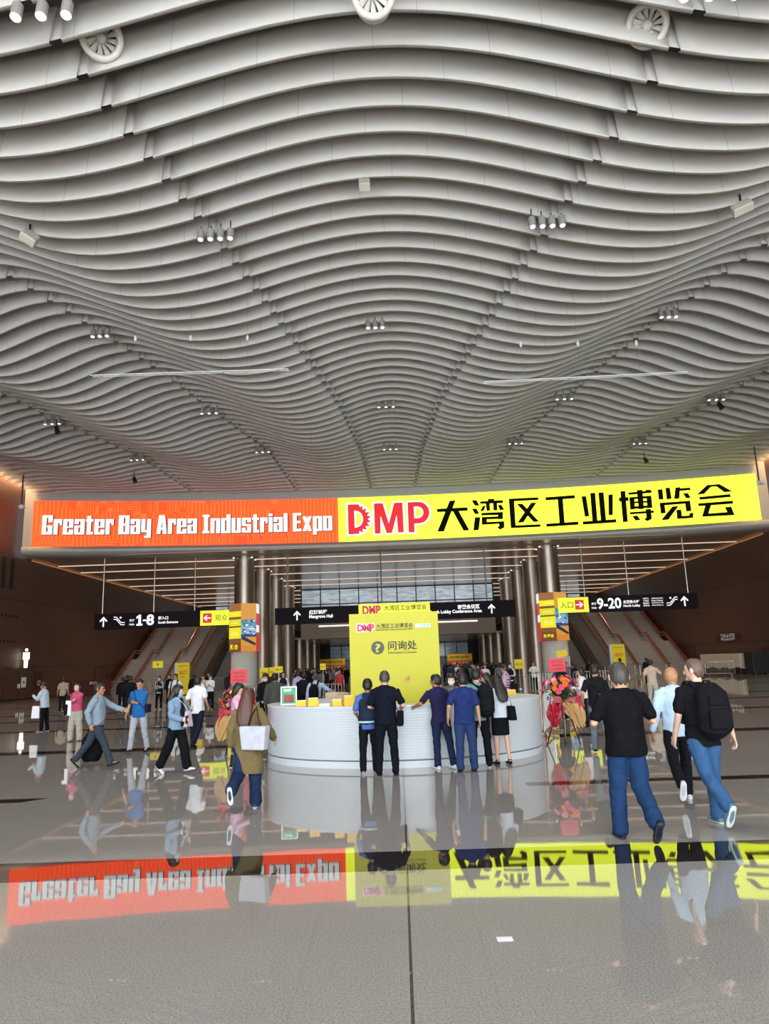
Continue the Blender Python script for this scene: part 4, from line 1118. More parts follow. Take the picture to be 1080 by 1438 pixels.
# ================================================================== CEILING FITTINGS
def under(px, py, drop, Y=25.0):
    for _ in range(25):
        p = at(px, py, Y); tz = wave(p.x, Y)-drop
        Y = Y*(tz-CH)/(p.z-CH)
    return at(px, py, Y)
def fan(px, py, Y, label, ax, D=.98):
    c = at(px, py, Y)
    t = thing('air_nozzle', label, 'air nozzle', c, 0, 'round air nozzles in the ceiling')
    q = Vector(ax).normalized().to_track_quat('Z', 'Y').to_matrix().to_4x4()
    def add(nm, bm, m_):
        bmesh.ops.transform(bm, matrix=q, verts=bm.verts); return finish(nm, bm, m_, t, smooth=nm in ('rim', 'hub'))
    R = D/2
    bm = bmesh.new(); lathe(bm, [(R*.86, -.9), (R*.86, -.12), (R*.70, -.12), (R*.70, -.5)], 40); add('duct', bm, mat('nozzle_white', '#c9c6be', .45))
    bm = bmesh.new(); lathe(bm, [(R*.70, -.14), (R*.68, -.02), (R*.76, .05), (R*.88, .07), (R, .0), (R, -.07), (R*.86, -.14)], 48); add('rim', bm, mat('nozzle_white', '#c9c6be', .45))
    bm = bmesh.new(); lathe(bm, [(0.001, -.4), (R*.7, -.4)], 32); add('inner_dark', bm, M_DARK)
    bm = bmesh.new(); lathe(bm, [(R*.001, .02), (R*.2, .0), (R*.24, -.08), (R*.2, -.2)], 24); add('hub', bm, mat('nozzle_white', '#c9c6be', .45))
    for i in range(12):
        a = 2*PI*i/12; bm = bmesh.new()
        r0, r1 = R*.22, R*.69; d0 = .07; d1 = .14
        pts = []
        for r, dd in ((r0, d0), (r1, d1)):
            for sgn, zz in ((-1, -.02), (1, -.12)): pts.append(Vector((r*math.cos(a)-sgn*dd*math.sin(a)*.5, r*math.sin(a)+sgn*dd*math.cos(a)*.5, zz)))
        v = [bm.verts.new(p) for p in (pts[0], pts[1], pts[3], pts[2])]; bm.faces.new(v)
        add('vane', bm, mat('nozzle_white', '#c9c6be', .45))
fan(142, 53, 14.0, 'oval white air nozzle at the upper left among the ceiling slats', (.35, -.80, -.62))
fan(909, 35, 14.3, 'oval white air nozzle at the upper right among the ceiling slats', (-.35, -.80, -.62))
fan(524, -8, 13.2, 'oval white air nozzle cut by the top edge, mid ceiling', (0, -.8, -.6))
def spots_(px, py, Y, n_, label, lit=E_LAMPS, sp=.46, group='spotlight clusters in the ceiling', sz=1.0, dy=0):
    c = under(px, py, .26, Y)
    t = thing('spotlight_cluster', label, 'spotlight', c, 0, None)
    for i in range(n_):
        x = (i-(n_-1)/2)*sp; zt = wave(c.x+x, c.y)-c.z
        bm = bmesh.new(); tube(bm, [(x, 0, .17*sz), (x, -.05, -.17*sz)], [.115*sz], 14, caps=False)
        h = finish('lamp_head', bm, mat('lamp_housing', '#8c8a85', .4), t)
        bm = bmesh.new(); cyl(bm, (x, -.055, -.17*sz), (x, -.06, -.19*sz), .085*sz, 14); finish('lens', bm, lit, h)
        bm = bmesh.new(); cyl(bm, (x, 0, .15*sz), (x, 0, max(.2, zt)+.1), .02, 6); finish('stem', bm, M_BLACK, t)
spots_(42, 17, 13.0, 4, 'cluster of four glowing warm spotlights at the top left corner of the ceiling', emit('lamp_warm', (1, .88, .7), 25), .52)
spots_(1012, -12, 13.0, 4, 'cluster of spotlights cut by the top right edge', emit('lamp_warm', (1, .88, .7), 25), .52)
cl = [(303, 330, 21.9, 4, 'four spotlights among the slats left of the hanging speaker box'), (768, 312, 22.0, 4, 'four spotlights among the slats right of the hanging speaker box'),
      (141, 468, 28.6, 3, 'three spotlights at the left, above the left hanging rail'), (938, 441, 28.6, 3, 'three spotlights at the right, above the right hanging rail'),
      (527, 456, 28.6, 3, 'three spotlights on the ceiling centre line'), (294, 577, 40, 3, 'three spotlights in the left part, nearer of that line of joints'),
      (792, 557, 40, 3, 'three spotlights in the right part, below the right hanging rail'), (369, 632, 50, 3, 'three spotlights in the left part, farther of that line of joints'),
      (724, 620, 50, 3, 'three spotlights in the right part, farther toward the screen'), (548, 628, 50, 3, 'three spotlights on the centre line near the screen'),
      (74, 592, 41, 3, 'three spotlights at the far left of the ceiling'), (1005, 558, 41, 3, 'three spotlights at the far right of the ceiling'),
      (193, 643, 50, 3, 'three spotlights left of the ceiling close to the orange screen'), (898, 620, 50, 3, 'three spotlights right of the ceiling above the yellow screen'),
      (542, 568, 38.5, 3, 'three spotlights mid-ceiling behind the hanging rails')]
for a_ in cl: spots_(*a_[:4], a_[4], sp=.32 if a_[2] < 30 else .42)
def hbox(px, py, Y, w_, h_, label, rz=0, ry=0):
    c = under(px, py, .22, Y); t = thing('speaker_box', label, 'speaker', c, rz)
    o = box_o('cabinet', (0, 0, 0), (w_, .3, h_), mat('speaker_beige', '#b9b5a8', .5), t, bevel=.03); o.rotation_euler = (math.radians(-25), ry, 0)
    o2 = box_o('grille', (0, -.16, 0), (w_*.85, .02, h_*.85), mat('speaker_grille', '#a39f93', .7), o)
    bm = bmesh.new(); cyl(bm, (0, .05, .1), (0, .05, .5), .03, 8); finish('bracket', bm, M_BLACK, t)
hbox(512, 260, 19.6, .36, .28, 'small beige speaker box hanging at the middle of the ceiling')
hbox(41, 334, 20.1, .5, .34, 'small beige speaker box turned to a corner at the left of the ceiling', .5, .5)
hbox(1042, 292, 20.5, .6, .3, 'small beige speaker box tucked among the slats at the right', -.3, -.3)
def rail(p0, p1, Y, wires, label):
    a, b = at(*p0, Y), at(*p1, Y+.6); t = thing('hanging_rail', label, 'lighting rail', a)
    d = b-a
    for off in ((0, 0, 0), (0, .28, .05)):
        bm = bmesh.new(); cyl(bm, Vector(off), d+Vector(off), .018, 8); finish('rail_tube', bm, M_PALE, t)
    for u in (.05, .33, .66, .95):
        bm = bmesh.new(); cyl(bm, d*u, d*u+Vector((0, .28, .05)), .015, 6); finish('cross_bar', bm, M_PALE, t)
    for u in wires:
        bm = bmesh.new(); q = d*u; cyl(bm, q, (q.x, q.y, 18.58-a.z), .008, 6); finish('wire', bm, M_STEELD, t)
        bm = bmesh.new(); ball(bm, (q.x, q.y, 1.5), (.06, .06, .13), 10, 8); finish('hoist', bm, mat('hoist_white', '#d8d6d0', .5), t)
rail((126, 527), (405, 518), 25.8, (.22, .5, .79), 'thin white lighting rail hanging at the left under the slats')
rail((680, 536), (966, 522), 25.8, (.19, .47, .76), 'thin white lighting rail hanging at the right under the slats')
for s, px, py in ((-1, 30, 710), (1, 1066, 676)):
    c = at(px, py, 52)
    t = thing('ceiling_camera', 'camera on a long stem beside the %s end of the long screen' % ('left' if s < 0 else 'right'), 'camera', c)
    bm = bmesh.new(); cyl(bm, (0, 0, 0), (0, 0, 16.6-c.z), .06, 8); finish('stem', bm, mat('brown_stem', '#4a3a32', .5), t)
    bm = bmesh.new(); ball(bm, (0, 0, -.1), .18, 12, 8); box(bm, (.15, -.1, -.15), (.3, .3, .2)); finish('camera_head', bm, M_STEELG, t)
for px, py, Y, lb in ((79, 602, 42, 'small black spotlight hanging at the left of the ceiling'), (1009, 568, 42, 'small black spotlight hanging at the right of the ceiling'), (188, 672, 52, 'small black spotlight hanging near the orange screen'), (905, 645, 52, 'small black spotlight hanging above the yellow screen')):
    c = under(px, py, .5, Y); t = thing('black_spotlight', lb, 'spotlight', c)
    bm = bmesh.new(); cyl(bm, (0, 0, 0), (0, 0, .55), .03, 6); finish('stem', bm, M_BLACK, t)
    bm = bmesh.new(); tube(bm, [(0, 0, .1), (.15, -.1, -.3)], [.12, .16], 10, caps=False); finish('lamp_head', bm, M_BLACK, t)
# ================================================================== PEOPLE
SKINS = {'light': skin('#c99c84'), 'mid': skin('#b98a6c'), 'tan': skin('#a87858'), 'pale': skin('#d8b09a')}
def hairmat(name, col):
    m = mat(name, col, .5)
    nt, N, L, b = nodes_of(m); tc = N.new('ShaderNodeTexCoord'); mp = N.new('ShaderNodeMapping'); mp.inputs['Scale'].default_value = (48, 48, 4)
    L.new(tc.outputs['Object'], mp.inputs['Vector']); n = N.new('ShaderNodeTexNoise'); n.inputs['Scale'].default_value = 1.0; n.inputs['Detail'].default_value = 3
    L.new(mp.outputs[0], n.inputs['Vector']); c = hexc(col)
    L.new(mixc(nt, n.outputs['Fac'], tuple(v*.45 for v in c[:3])+(1,), tuple(min(1, v*1.7+.004) for v in c[:3])+(1,)), b.inputs['Base Color'])
    bp = N.new('ShaderNodeBump'); bp.inputs['Strength'].default_value = .7; bp.inputs['Distance'].default_value = .01
    L.new(n.outputs['Fac'], bp.inputs['Height']); L.new(bp.outputs['Normal'], b.inputs['Normal'])
    return m
M_HAIRK = hairmat('hair_black', '#17120f'); M_HAIRB = hairmat('hair_brown', '#4a2820')
M_HAIRG = hairmat('hair_greyed', '#3d3936'); M_HAIRF = hairmat('hair_light_brown', '#584638')
M_EYE = mat('eye_dark', '#1a1412', .3); M_LIP = mat('lips', '#a8665c', .5)
PENDING = []
def rem(o, vox, smooth=3, wr=0.0, wsize=.16):
    m_ = o.modifiers.new('remesh', 'REMESH'); m_.mode = 'VOXEL'; m_.voxel_size = vox; m_.use_smooth_shade = True
    if smooth:
        s_ = o.modifiers.new('smooth', 'SMOOTH'); s_.factor = .5; s_.iterations = smooth
    if wr:
        d = o.modifiers.new('folds', 'DISPLACE'); d.texture = TEXW; d.strength = wr; d.mid_level = .5; d.texture_coords = 'GLOBAL'
    PENDING.append(o)
TEXW = bpy.data.textures.new('folds', 'CLOUDS'); TEXW.noise_scale = .10; TEXW.noise_depth = 2

def head_rad(z):       # z in -1..1 : half width, half depth, centre offset forward
    w = math.sqrt(max(0, 1-abs(z)**2.3))
    if z < 0:
        return .080*w*(1-.20*(-z)**1.5), .100*w*(1-.12*(-z)), .012*(-z)
    return .080*w, .102*w, -.004*z
def head_grid(infl, nz=22, nt=28):
    rows = []
    for j in range(nz+1):
        z = -1+2*j/nz; z = math.sin(z*PI/2)*.999
        rx, ry, oy = head_rad(z); row = []
        for i in range(nt):
            a = 2*PI*i/nt; d = Vector((math.sin(a), math.cos(a), 0))
            p = Vector((rx*d.x, oy+ry*d.y, z*.121))
            nn = Vector((d.x, d.y, z*.9)).normalized()
            row.append(p+nn*infl(z, a if a <= PI else a-2*PI))
        rows.append(row)
    return rows
def grid_mesh(bm, rows):
    V = [[bm.verts.new(p) for p in r] for r in rows]; n = len(rows[0])
    for a, b in zip(V, V[1:]):
        for i in range(n): bm.faces.new((a[i], b[i], b[(i+1) % n], a[(i+1) % n]))
    bm.faces.new(V[0]); bm.faces.new(V[-1][::-1])
def sm(e0, e1, x):
    t = max(0, min(1, (x-e0)/(e1-e0))); return t*t*(3-2*t)

def person(label, loc, H=1.7, head_dir=0.0, legs=((0, .03, 0), (0, .03, 0)), arms=(None, None), look=(0, 0), lean=0.0,
           top='tee', tc='#222222', bottom='pants', bc='#222222', shoe='#222222', sole='#d8d8d8', hair='short', hm=None, sk='mid',
           build=1.0, belly=0.0, vox=.008, face=False, mask=None, glasses=False, extra=None, group=None, near=True, legw=1.0, twist=0.0, vestc=None, vband='#d9dcd8', vz=1.10, front=None, collar=None, lanyard=None, sleeve=None, hs=1.05):
    k = H/1.75; b = build
    root = thing('person', label, 'person', (loc[0], loc[1], 0), math.radians(head_dir), group)
    HIP = Vector((0, 0, .93))
    Rl = Matrix.Rotation(-math.radians(lean), 3, 'X'); Rt = Matrix.Rotation(math.radians(twist), 3, 'Z')
    def U(p):
        p = Vector(p); return HIP + Rl @ (Rt @ (p-HIP))
    # legs
    LG = []
    for s, (sw, ab, kn) in zip((-1, 1), legs):
        sw, kn = math.radians(sw), math.radians(kn)
        hip = Vector((s*.092, 0, .90))
        d1 = Vector((s*ab, math.sin(sw), -math.cos(sw))).normalized()
        knee = hip + d1*.41
        a2 = sw-kn; d2 = Vector((s*ab*.6, math.sin(a2), -math.cos(a2))).normalized()
        ank = knee + d2*.405
        LG.append([hip, knee, ank, a2])
    low = min(l[2].z - .085*math.cos(l[3]*.8) - max(0, -math.sin(l[3]))*.14*0 for l in LG)
    FT = []
    for l in LG:
        gap = l[2].z-.085-low
        if l[3] < -.25:   # trailing foot, heel raised, toe reaching the floor
            pit = min(1.25, -l[3]*1.05+.1)
        elif l[3] > .15: pit = -min(.35, l[3]*.8)
        else: pit = 0
        f = Vector((0, math.cos(pit), -math.sin(pit))); u = Vector((0, math.sin(pit), math.cos(pit)))
        FT.append((l[2], f, u))
    lowest = min(min((A-u*.085-f*.07).z, (A-u*.085+f*.175).z) for A, f, u in FT)
    dz = -lowest
    Z = Vector((0, 0, dz))
    HIP0 = HIP.copy()
    def fin(nm, bm, m_, parent=root, smooth=True):
        bmesh.ops.translate(bm, vec=Z, verts=bm.verts)
        bmesh.ops.scale(bm, vec=(k, k, k), verts=bm.verts)
        return finish(nm, bm, m_, parent, smooth)
    LT = [(a, c, d_) for a, c, d_, _ in LG]
    # arms
    AR = []
    for s, tgt in zip((-1, 1), arms):
        S = U((s*.172*b, 0, 1.405))
        if tgt is None: tgt = (s*.27*b, .03, .885)
        T = Vector(tgt)
        pole = Vector((s*.5, -1, -.5)) if len(tgt) == 3 else Vector((s*1.0, -.2, -.4))
        T = Vector(tgt[:3]); D = T-S; L1, L2 = .285, .25
        dist = min(D.length, L1+L2-.004); D = D.normalized()
        ca = (L1*L1+dist*dist-L2*L2)/(2*L1*dist); ca = max(-1, min(1, ca)); sa = math.sqrt(1-ca*ca)
        pp = (pole-D*pole.dot(D)).normalized()
        E_ = S + D*L1*ca + pp*L1*sa; W_ = S+D*dist
        AR.append((S, E_, W_))
    # neck and head frame
    NB = U((0, -.005, 1.47)); HB = U((0, .0, 1.60))
    Hd = Matrix.Rotation(math.radians(look[0]), 4, 'Z') @ Matrix.Rotation(-math.radians(look[1]+lean*.5), 4, 'X')
    HC = U((0, .012, 1.612-.05*(hs-1)))
    HM = Matrix.Translation(HC) @ Hd @ Matrix.Scale(hs, 4)
    n = 16 if near else 8
    # ---- body: one continuous surface
    bm = bmesh.new()
    tr = [(.86, .12, .09), (.95, .150, .105), (1.05, .135*b, .095+belly*.8), (1.2, .145*b, .10+belly*.8), (1.33, .150*b, .100), (1.40, .11*b, .07), (1.45, .07, .06)]
    tube(bm, [U((0, -.0, z)) if z > .9 else (0, 0, z) for z, *_ in tr], [(rx-.005, ry-.005) for _, rx, ry in tr], n+4, side=Rl @ Rt @ Vector((1, 0, 0)))
    nb_ = .4+.6*b
    tube(bm, [U((0, -.01, 1.40)), NB, U((0, .0, 1.53)), HC-Vector((0, 0, .06))], [.066*nb_, .060*nb_, .058*nb_, .060*nb_], n)
    hb = bmesh.new(); grid_mesh(hb, head_grid(lambda z, a: 0, 18 if near else 10, 24 if near else 12))
    if near:
        tube(hb, [(0, .088, .022), (0, .106, -.008), (0, .112, -.026), (0, .100, -.036)], [.010, .013, .016, .012], 8)
        for s in (-1, 1): ball(hb, (s*.084, -.006, -.004), (.012, .020, .033), 8, 8)
        ball(hb, (0, .078, -.088), (.028, .026, .020), 10, 8)
        tube(hb, [(-.045, .082, .030), (0, .092, .032), (.045, .082, .030)], [.009], 6)
    bmesh.ops.transform(hb, matrix=HM, verts=hb.verts)
    me_ = bpy.data.meshes.new('tmp'); hb.to_mesh(me_); hb.free(); bm.from_mesh(me_); bpy.data.meshes.remove(me_)
    for (hip, knee, ank), (A, f, u) in zip(LT, FT):
        d = ank-knee
        tube(bm, [hip+Vector((0, 0, .02)), hip.lerp(knee, .5), knee, knee+d*.3, knee+d*.75, ank], [.078, .068, .052, .053, .036, .036], n)
        tube(bm, [ank-f*.03-u*.03, ank-u*.04+f*.06, ank-u*.055+f*.13], [(.032, .03), (.036, .025), (.034, .018)], 10)
    for s, (S, E_, W_) in zip((-1, 1), AR):
        d = (W_-E_).normalized()
        tube(bm, [U((s*.08, 0, 1.40)), S, S.lerp(E_, .5), E_, E_.lerp(W_, .3), W_], [.04, .043, .042, .038, .037, .026], n)
        # hand: palm, four unequal fingers, thumb
        inw = Vector((-s, .15, 0)); nrm = (inw-d*inw.dot(d))
        nrm = nrm.normalized() if nrm.length > .2 else Vector((0, 0, -1))
        wd = d.cross(nrm)*s; wd = wd if wd.y >= -.3 or abs(d.z) < .5 else wd
        if abs(d.z) > .4 and wd.y < 0: wd = -wd
        if abs(d.z) <= .4 and (wd.z < 0): wd = -wd
        pc = W_+d*.045
        tube(bm, [W_-d*.01, W_+d*.03, W_+d*.085], [(.026, .020), (.040, .016), (.042, .013)], 12, side=wd)
        if near:
            for fi, (off, ln) in enumerate(((.033, .066), (.011, .076), (-.011, .071), (-.033, .055))):
                p = W_+d*.082+wd*off; dd = (d+wd*off*2.2).normalized(); pts = [p]
                for seg, cv in zip((.42, .33, .25), (.35, .75, 1.1)):
                    p = p+(dd*math.cos(cv)+nrm*math.sin(cv))*ln*seg; pts.append(p)
                tube(bm, pts, [.0095, .009, .0085, .0075], 8)
            p = W_+d*.02+wd*.030; pts = [p, p+(d*.6+wd*.75+nrm*.3).normalized()*.035, p+(d*.6+wd*.75+nrm*.3).normalized()*.035+(d*.9+wd*.1+nrm*.45).normalized()*.035]
            tube(bm, pts, [.013, .0115, .009], 8)
    body = fin('body', bm, SKINS[sk]); rem(body, vox if near else .02, 1)
    # ---- face details
    def hfin(nm, bm2, m_, sm_=True):
        bmesh.ops.transform(bm2, matrix=HM, verts=bm2.verts); return fin(nm, bm2, m_, smooth=sm_)
    if face and near:
        for s in (-1, 1):
            q = bmesh.new(); ball(q, (s*.031, .0865, .010), (.013, .008, .006), 8, 6); hfin('eye', q, M_EYE)
            q = bmesh.new(); tube(q, [(s*.016, .096, .027), (s*.032, .092, .032), (s*.048, .080, .028)], [.0035], 6); hfin('eyebrow', q, M_HAIRK)
        if not mask:
            q = bmesh.new(); tube(q, [(-.022, .094, -.056), (0, .101, -.055), (.022, .094, -.056)], [.002, .0045, .002], 6); hfin('mouth', q, M_LIP)
    if glasses:
        q = bmesh.new()
        for s in (-1, 1):
            tube(q, [(s*.032+.022*math.cos(a*PI/6), .103, .012+.016*math.sin(a*PI/6)) for a in range(13)], [.0025], 5)
            tube(q, [(s*.054, .100, .016), (s*.078, .03, .016), (s*.078, -.01, .012)], [.0025], 5)
        hfin('glasses', q, M_BLACK)
    if mask:
        q = bmesh.new()
        grid_mesh(q, head_grid(lambda z, a: (.006+.008*math.exp(-(a/.35)**2)) if False else (-.02+.030*sm(1.35, 1.1, abs(a))*sm(-.98, -.85, z)*sm(.02, -.12, z)+.012*math.exp(-(a/.4)**2)*sm(-.9, -.6, z)*sm(.02, -.12, z)), 30, 36))
        hfin('face_mask', q, mat('mask_'+mask.strip('#'), mask, .8))
        q = bmesh.new()
        for s in (-1, 1): tube(q, [(s*.066, .06, -.03), (s*.083, .0, .0), (s*.083, -.012, -.01)], [.002], 5)
        hfin('mask_loop', q, M_PALE)
    # ---- hair
    hmat = hm or M_HAIRK
    if hair != 'bald':
        th = {'short': .012, 'fade': .006, 'bob': .018, 'long': .017, 'thin': .006, 'thick': .018, 'bun': .010, 'cap': .012}[hair]
        side_low = {'short': -.30, 'fade': -.20, 'bob': -.8, 'long': -.9, 'thin': -.25, 'thick': -.35, 'bun': -.45, 'cap': .05}[hair]
        def infl(z, a):
            aa = abs(a)/PI            # 0 front .. 1 back
            line = .52 if aa < .30 else (.52-(.52-side_low)*sm(.30, .46, aa))
            back = side_low-.42*sm(.52, .75, aa) if hair in ('short', 'fade', 'thin', 'thick') else side_low
            lim = (line if aa < .5 else back)+.05*math.sin(a*9+1)+.03*math.sin(a*23)
            u = sm(lim-.22, lim+.16, z)
            j = .003*math.sin(a*17+z*23)+.002*math.sin(a*31-z*19)
            top = 1+.45*sm(.3, 1, z)
            return -.010+u*(.010+th*top+(j if near else 0))
        q = bmesh.new(); grid_mesh(q, head_grid(infl, 30 if near else 12, 40 if near else 14))
        if hair == 'bun': ball(q, (0, -.115, .02), (.038, .04, .038), 12, 8)
        if hair == 'bob':
            tube(q, [(0, -.025, .05), (0, -.03, -.04), (0, -.03, -.13), (0, -.035, -.15)], [(.088, .085), (.096, .08), (.09, .07), (.07, .055)], 18)
        if hair == 'cap':
            tube(q, [(0, .06, .055), (0, .15, .045)], [(.075, .01), (.055, .008)], 12)
        h = hfin('cap' if hair == 'cap' else 'hair', q, hmat)
        if hair == 'long':
            q = bmesh.new()
            tube(q, [HM @ Vector((0, -.035, .06)), HM @ Vector((0, -.055, -.04)), HM @ Vector((0, -.07, -.13)), HM @ Vector((.0, -.095, -.24)), HM @ Vector((.01, -.11, -.36)), HM @ Vector((.02, -.11, -.42))],
                 [(.086, .075), (.100, .07), (.115, .062), (.125, .05), (.11, .035), (.07, .02)], 24)
            for v in q.verts:
                a = v.co.x*140; v.co += Vector((.0, .004*math.sin(a), 0))
            h2 = fin('hair_length', q, hmat, h)
    # ---- upper garment
    tm = cloth(tc) if isinstance(tc, str) else tc
    hem = {'tee': .81, 'shirt': .83, 'polo': .84, 'jacket': .88, 'coat': .50, 'hoodie': .84, 'dress_top': .95, 'vest': .88, 'blouse': .9}[top]
    loose = {'tee': .022, 'shirt': .020, 'polo': .018, 'jacket': .034, 'coat': .042, 'hoodie': .038, 'dress_top': .014, 'vest': .02, 'blouse': .022}[top]*(.8+.2*b)
    bm = bmesh.new()
    hw = .158*b+.004
    pr = [(hem, hw*(1.12 if top == 'coat' else 1.0)+(.03 if top == 'coat' else 0), .118+belly*.9), (max(hem+.02, .97), .152*b, .112+belly), (1.08, .146*b, .106+belly*1.1), (1.2, .152*b, .108+belly), (1.32, .165*b, .112+belly*.3), (1.39, .158*b, .096), (1.435, .120, .080), (1.47, .072, .064), (1.492, .060, .056)]
    if top == 'coat': pr.insert(1, (.75, .182, .125))
    if top in ('jacket',): pr[0] = (hem, .150*b, .105); pr.insert(1, (hem+.05, .168*b, .12))
    tube(bm, [U((0, -.003, z)) if z > .9 else Vector((0, U((0, 0, .93)).y, z)) for z, *_ in pr], [(rx+loose, ry+loose*.9) for _, rx, ry in pr], n+6, side=Rl @ Rt @ Vector((1, 0, 0)), caps=False)
    lngs = (top in ('jacket', 'coat', 'hoodie')) or sleeve == 'long'
    for s, (S, E_, W_) in zip((-1, 1), AR):
        ro = loose*.62
        if lngs: pts, rr = [U((s*.07, 0, 1.415)), U((s*.13*b, 0, 1.41)), S.lerp(E_, .06), S.lerp(E_, .5), E_, E_.lerp(W_, .5), W_-(W_-E_)*.02], [.05+ro*.5, .052+ro*.7, .054+ro, .050+ro, .044+ro, .039+ro, .032+ro]
        else: pts, rr = [U((s*.07, 0, 1.415)), U((s*.13*b, 0, 1.41)), S.lerp(E_, .06), S.lerp(E_, .5), S.lerp(E_, .80)], [.05+ro*.5, .052+ro*.7, .054+ro, .050+ro, .052+ro]
        if top != 'vest': tube(bm, pts, rr, n)
    gt = fin({'tee': 't_shirt', 'shirt': 'shirt', 'polo': 'polo_shirt', 'jacket': 'jacket', 'coat': 'coat', 'hoodie': 'jacket', 'dress_top': 'dress_top', 'vest': 'vest', 'blouse': 'blouse'}[top], bm, tm)
    rem(gt, .013 if near else .026, 3 if near else 1, .030 if near else 0)
    if top in ('polo', 'shirt', 'coat', 'jacket') or collar:
        q = bmesh.new()
        tube(q, [U((0, -.008, 1.455)), U((0, -.004, 1.495))], [(.082, .072), (.066, .066)], 18, caps=False)
        fin('collar', q, cloth(collar) if collar else tm)
    if top == 'jacket':
        q = bmesh.new(); tube(q, [(0, 0, hem-.045), (0, 0, hem+.01)], [(.162*b, .122), (.176*b, .13)], 20, caps=False); fin('hem_band', q, cloth(collar or '#1c1f26'))
    if vestc:
        q = bmesh.new(); tube(q, [U((0, -.003, z)) for z in (.95, 1.08, 1.2, 1.33, 1.42)], [(.205*b, .16), (.185*b, .15), (.19*b, .15), (.2*b, .152), (.15*b, .11)], 22)
        fin('vest', q, cloth(vestc))
        q = bmesh.new(); tube(q, [U((0, -.003, z)) for z in (vz, vz+.035)], [(.197*b+(.012 if vz < 1 else 0), .161)], 22, caps=False); fin('reflective_band', q, cloth(vband))
    if front:
        q = bmesh.new(); tube(q, [U((0, .045+loose, z)) for z in (.93, 1.1, 1.25, 1.38, 1.455)], [(.055, .105), (.06, .100), (.065, .100), (.062, .085), (.05, .045)], 16)
        fin('inner_top', q, cloth(front))
    if lanyard:
        q = bmesh.new()
        for s in (-1, 1): tube(q, [U((s*.07, .02, 1.47)), U((s*.06, .135+belly, 1.35)), U((0.0, .15+belly, 1.12))], [(.008, .003)], 6)
        fin('lanyard', q, cloth(lanyard)); q = bmesh.new(); c_ = U((0, .158+belly, 1.06)); box(q, c_, (.09, .008, .13)); fin('badge', q, M_PALE, smooth=False)
    # ---- lower garment
    if bottom in ('pants', 'wide'):
        wd_ = (1.35 if bottom == 'wide' else 1.0)*legw
        bm = bmesh.new()
        tube(bm, [(0, 0, .84), (0, 0, .90), U((0, 0, .98)), U((0, 0, 1.03))], [(.130, .098), (.162, .112), (.152*max(1, b*.96), .108+belly*.6), (.142*b, .10+belly*.6)], n+4)
        for (hip, knee, ank), (A, f, u) in zip(LT, FT):
            d = ank-knee; tp = hip.lerp(knee, .12)
            tube(bm, [hip+Vector((0, 0, .0)), tp, hip.lerp(knee, .55), knee, knee+d*.5, ank+(ank-knee).normalized()*.02], [.094*(1+.1*(wd_-1)), .102*(.8+.2*wd_), .090*(.6+.4*wd_), .074*wd_, .068*wd_, .066*wd_], n)
        pt = fin('trousers', bm, cloth(bc)); rem(pt, .013 if near else .026, 3 if near else 1, .030 if near else 0)
    else:
        bm = bmesh.new(); sl = {'skirt': .50, 'short_skirt': .56}[bottom]
        tube(bm, [U((0, 0, 1.04)), U((0, 0, .96)), (0, 0, .88), (0, 0, .7), (0, 0, sl)], [(.145, .11), (.165, .12), (.178, .13), (.185, .135), (.182, .135)], n+6, caps=False)
        pt = fin('skirt', bm, cloth(bc)); rem(pt, .014, 3, .012)
    # ---- shoes
    for A, f, u in FT:
        bm = bmesh.new(); B = A-u*.052
        tube(bm, [B-f*.065, B-f*.02, B+f*.05-u*.004, B+f*.12-u*.010, B+f*.165-u*.014], [(.030, .026), (.037, .036), (.041, .034), (.043, .024), (.034, .018)], 12)
        tube(bm, [B-f*.01, A-u*.0], [.040, .038], 10)
        sh = fin('shoe', bm, cloth(shoe))
        bm = bmesh.new(); C_ = A-u*.076
        tube(bm, [C_-f*.078, C_-f*.05, C_+f*.02, C_+f*.11, C_+f*.17, C_+f*.188], [(.022, .009), (.037, .009), (.039, .009), (.046, .009), (.036, .009), (.018, .009)], 14, side=(1, 0, 0), caps=False)
        fin('sole', bm, mat('sole_'+sole.strip('#'), sole, .6), sh)
    return dict(root=root, k=k, U=lambda p: (U(p)+Z)*k, AR=[[(q+Z)*k for q in a] for a in AR], HC=(HC+Z)*k, dz=dz, FT=FT, LG=LT)

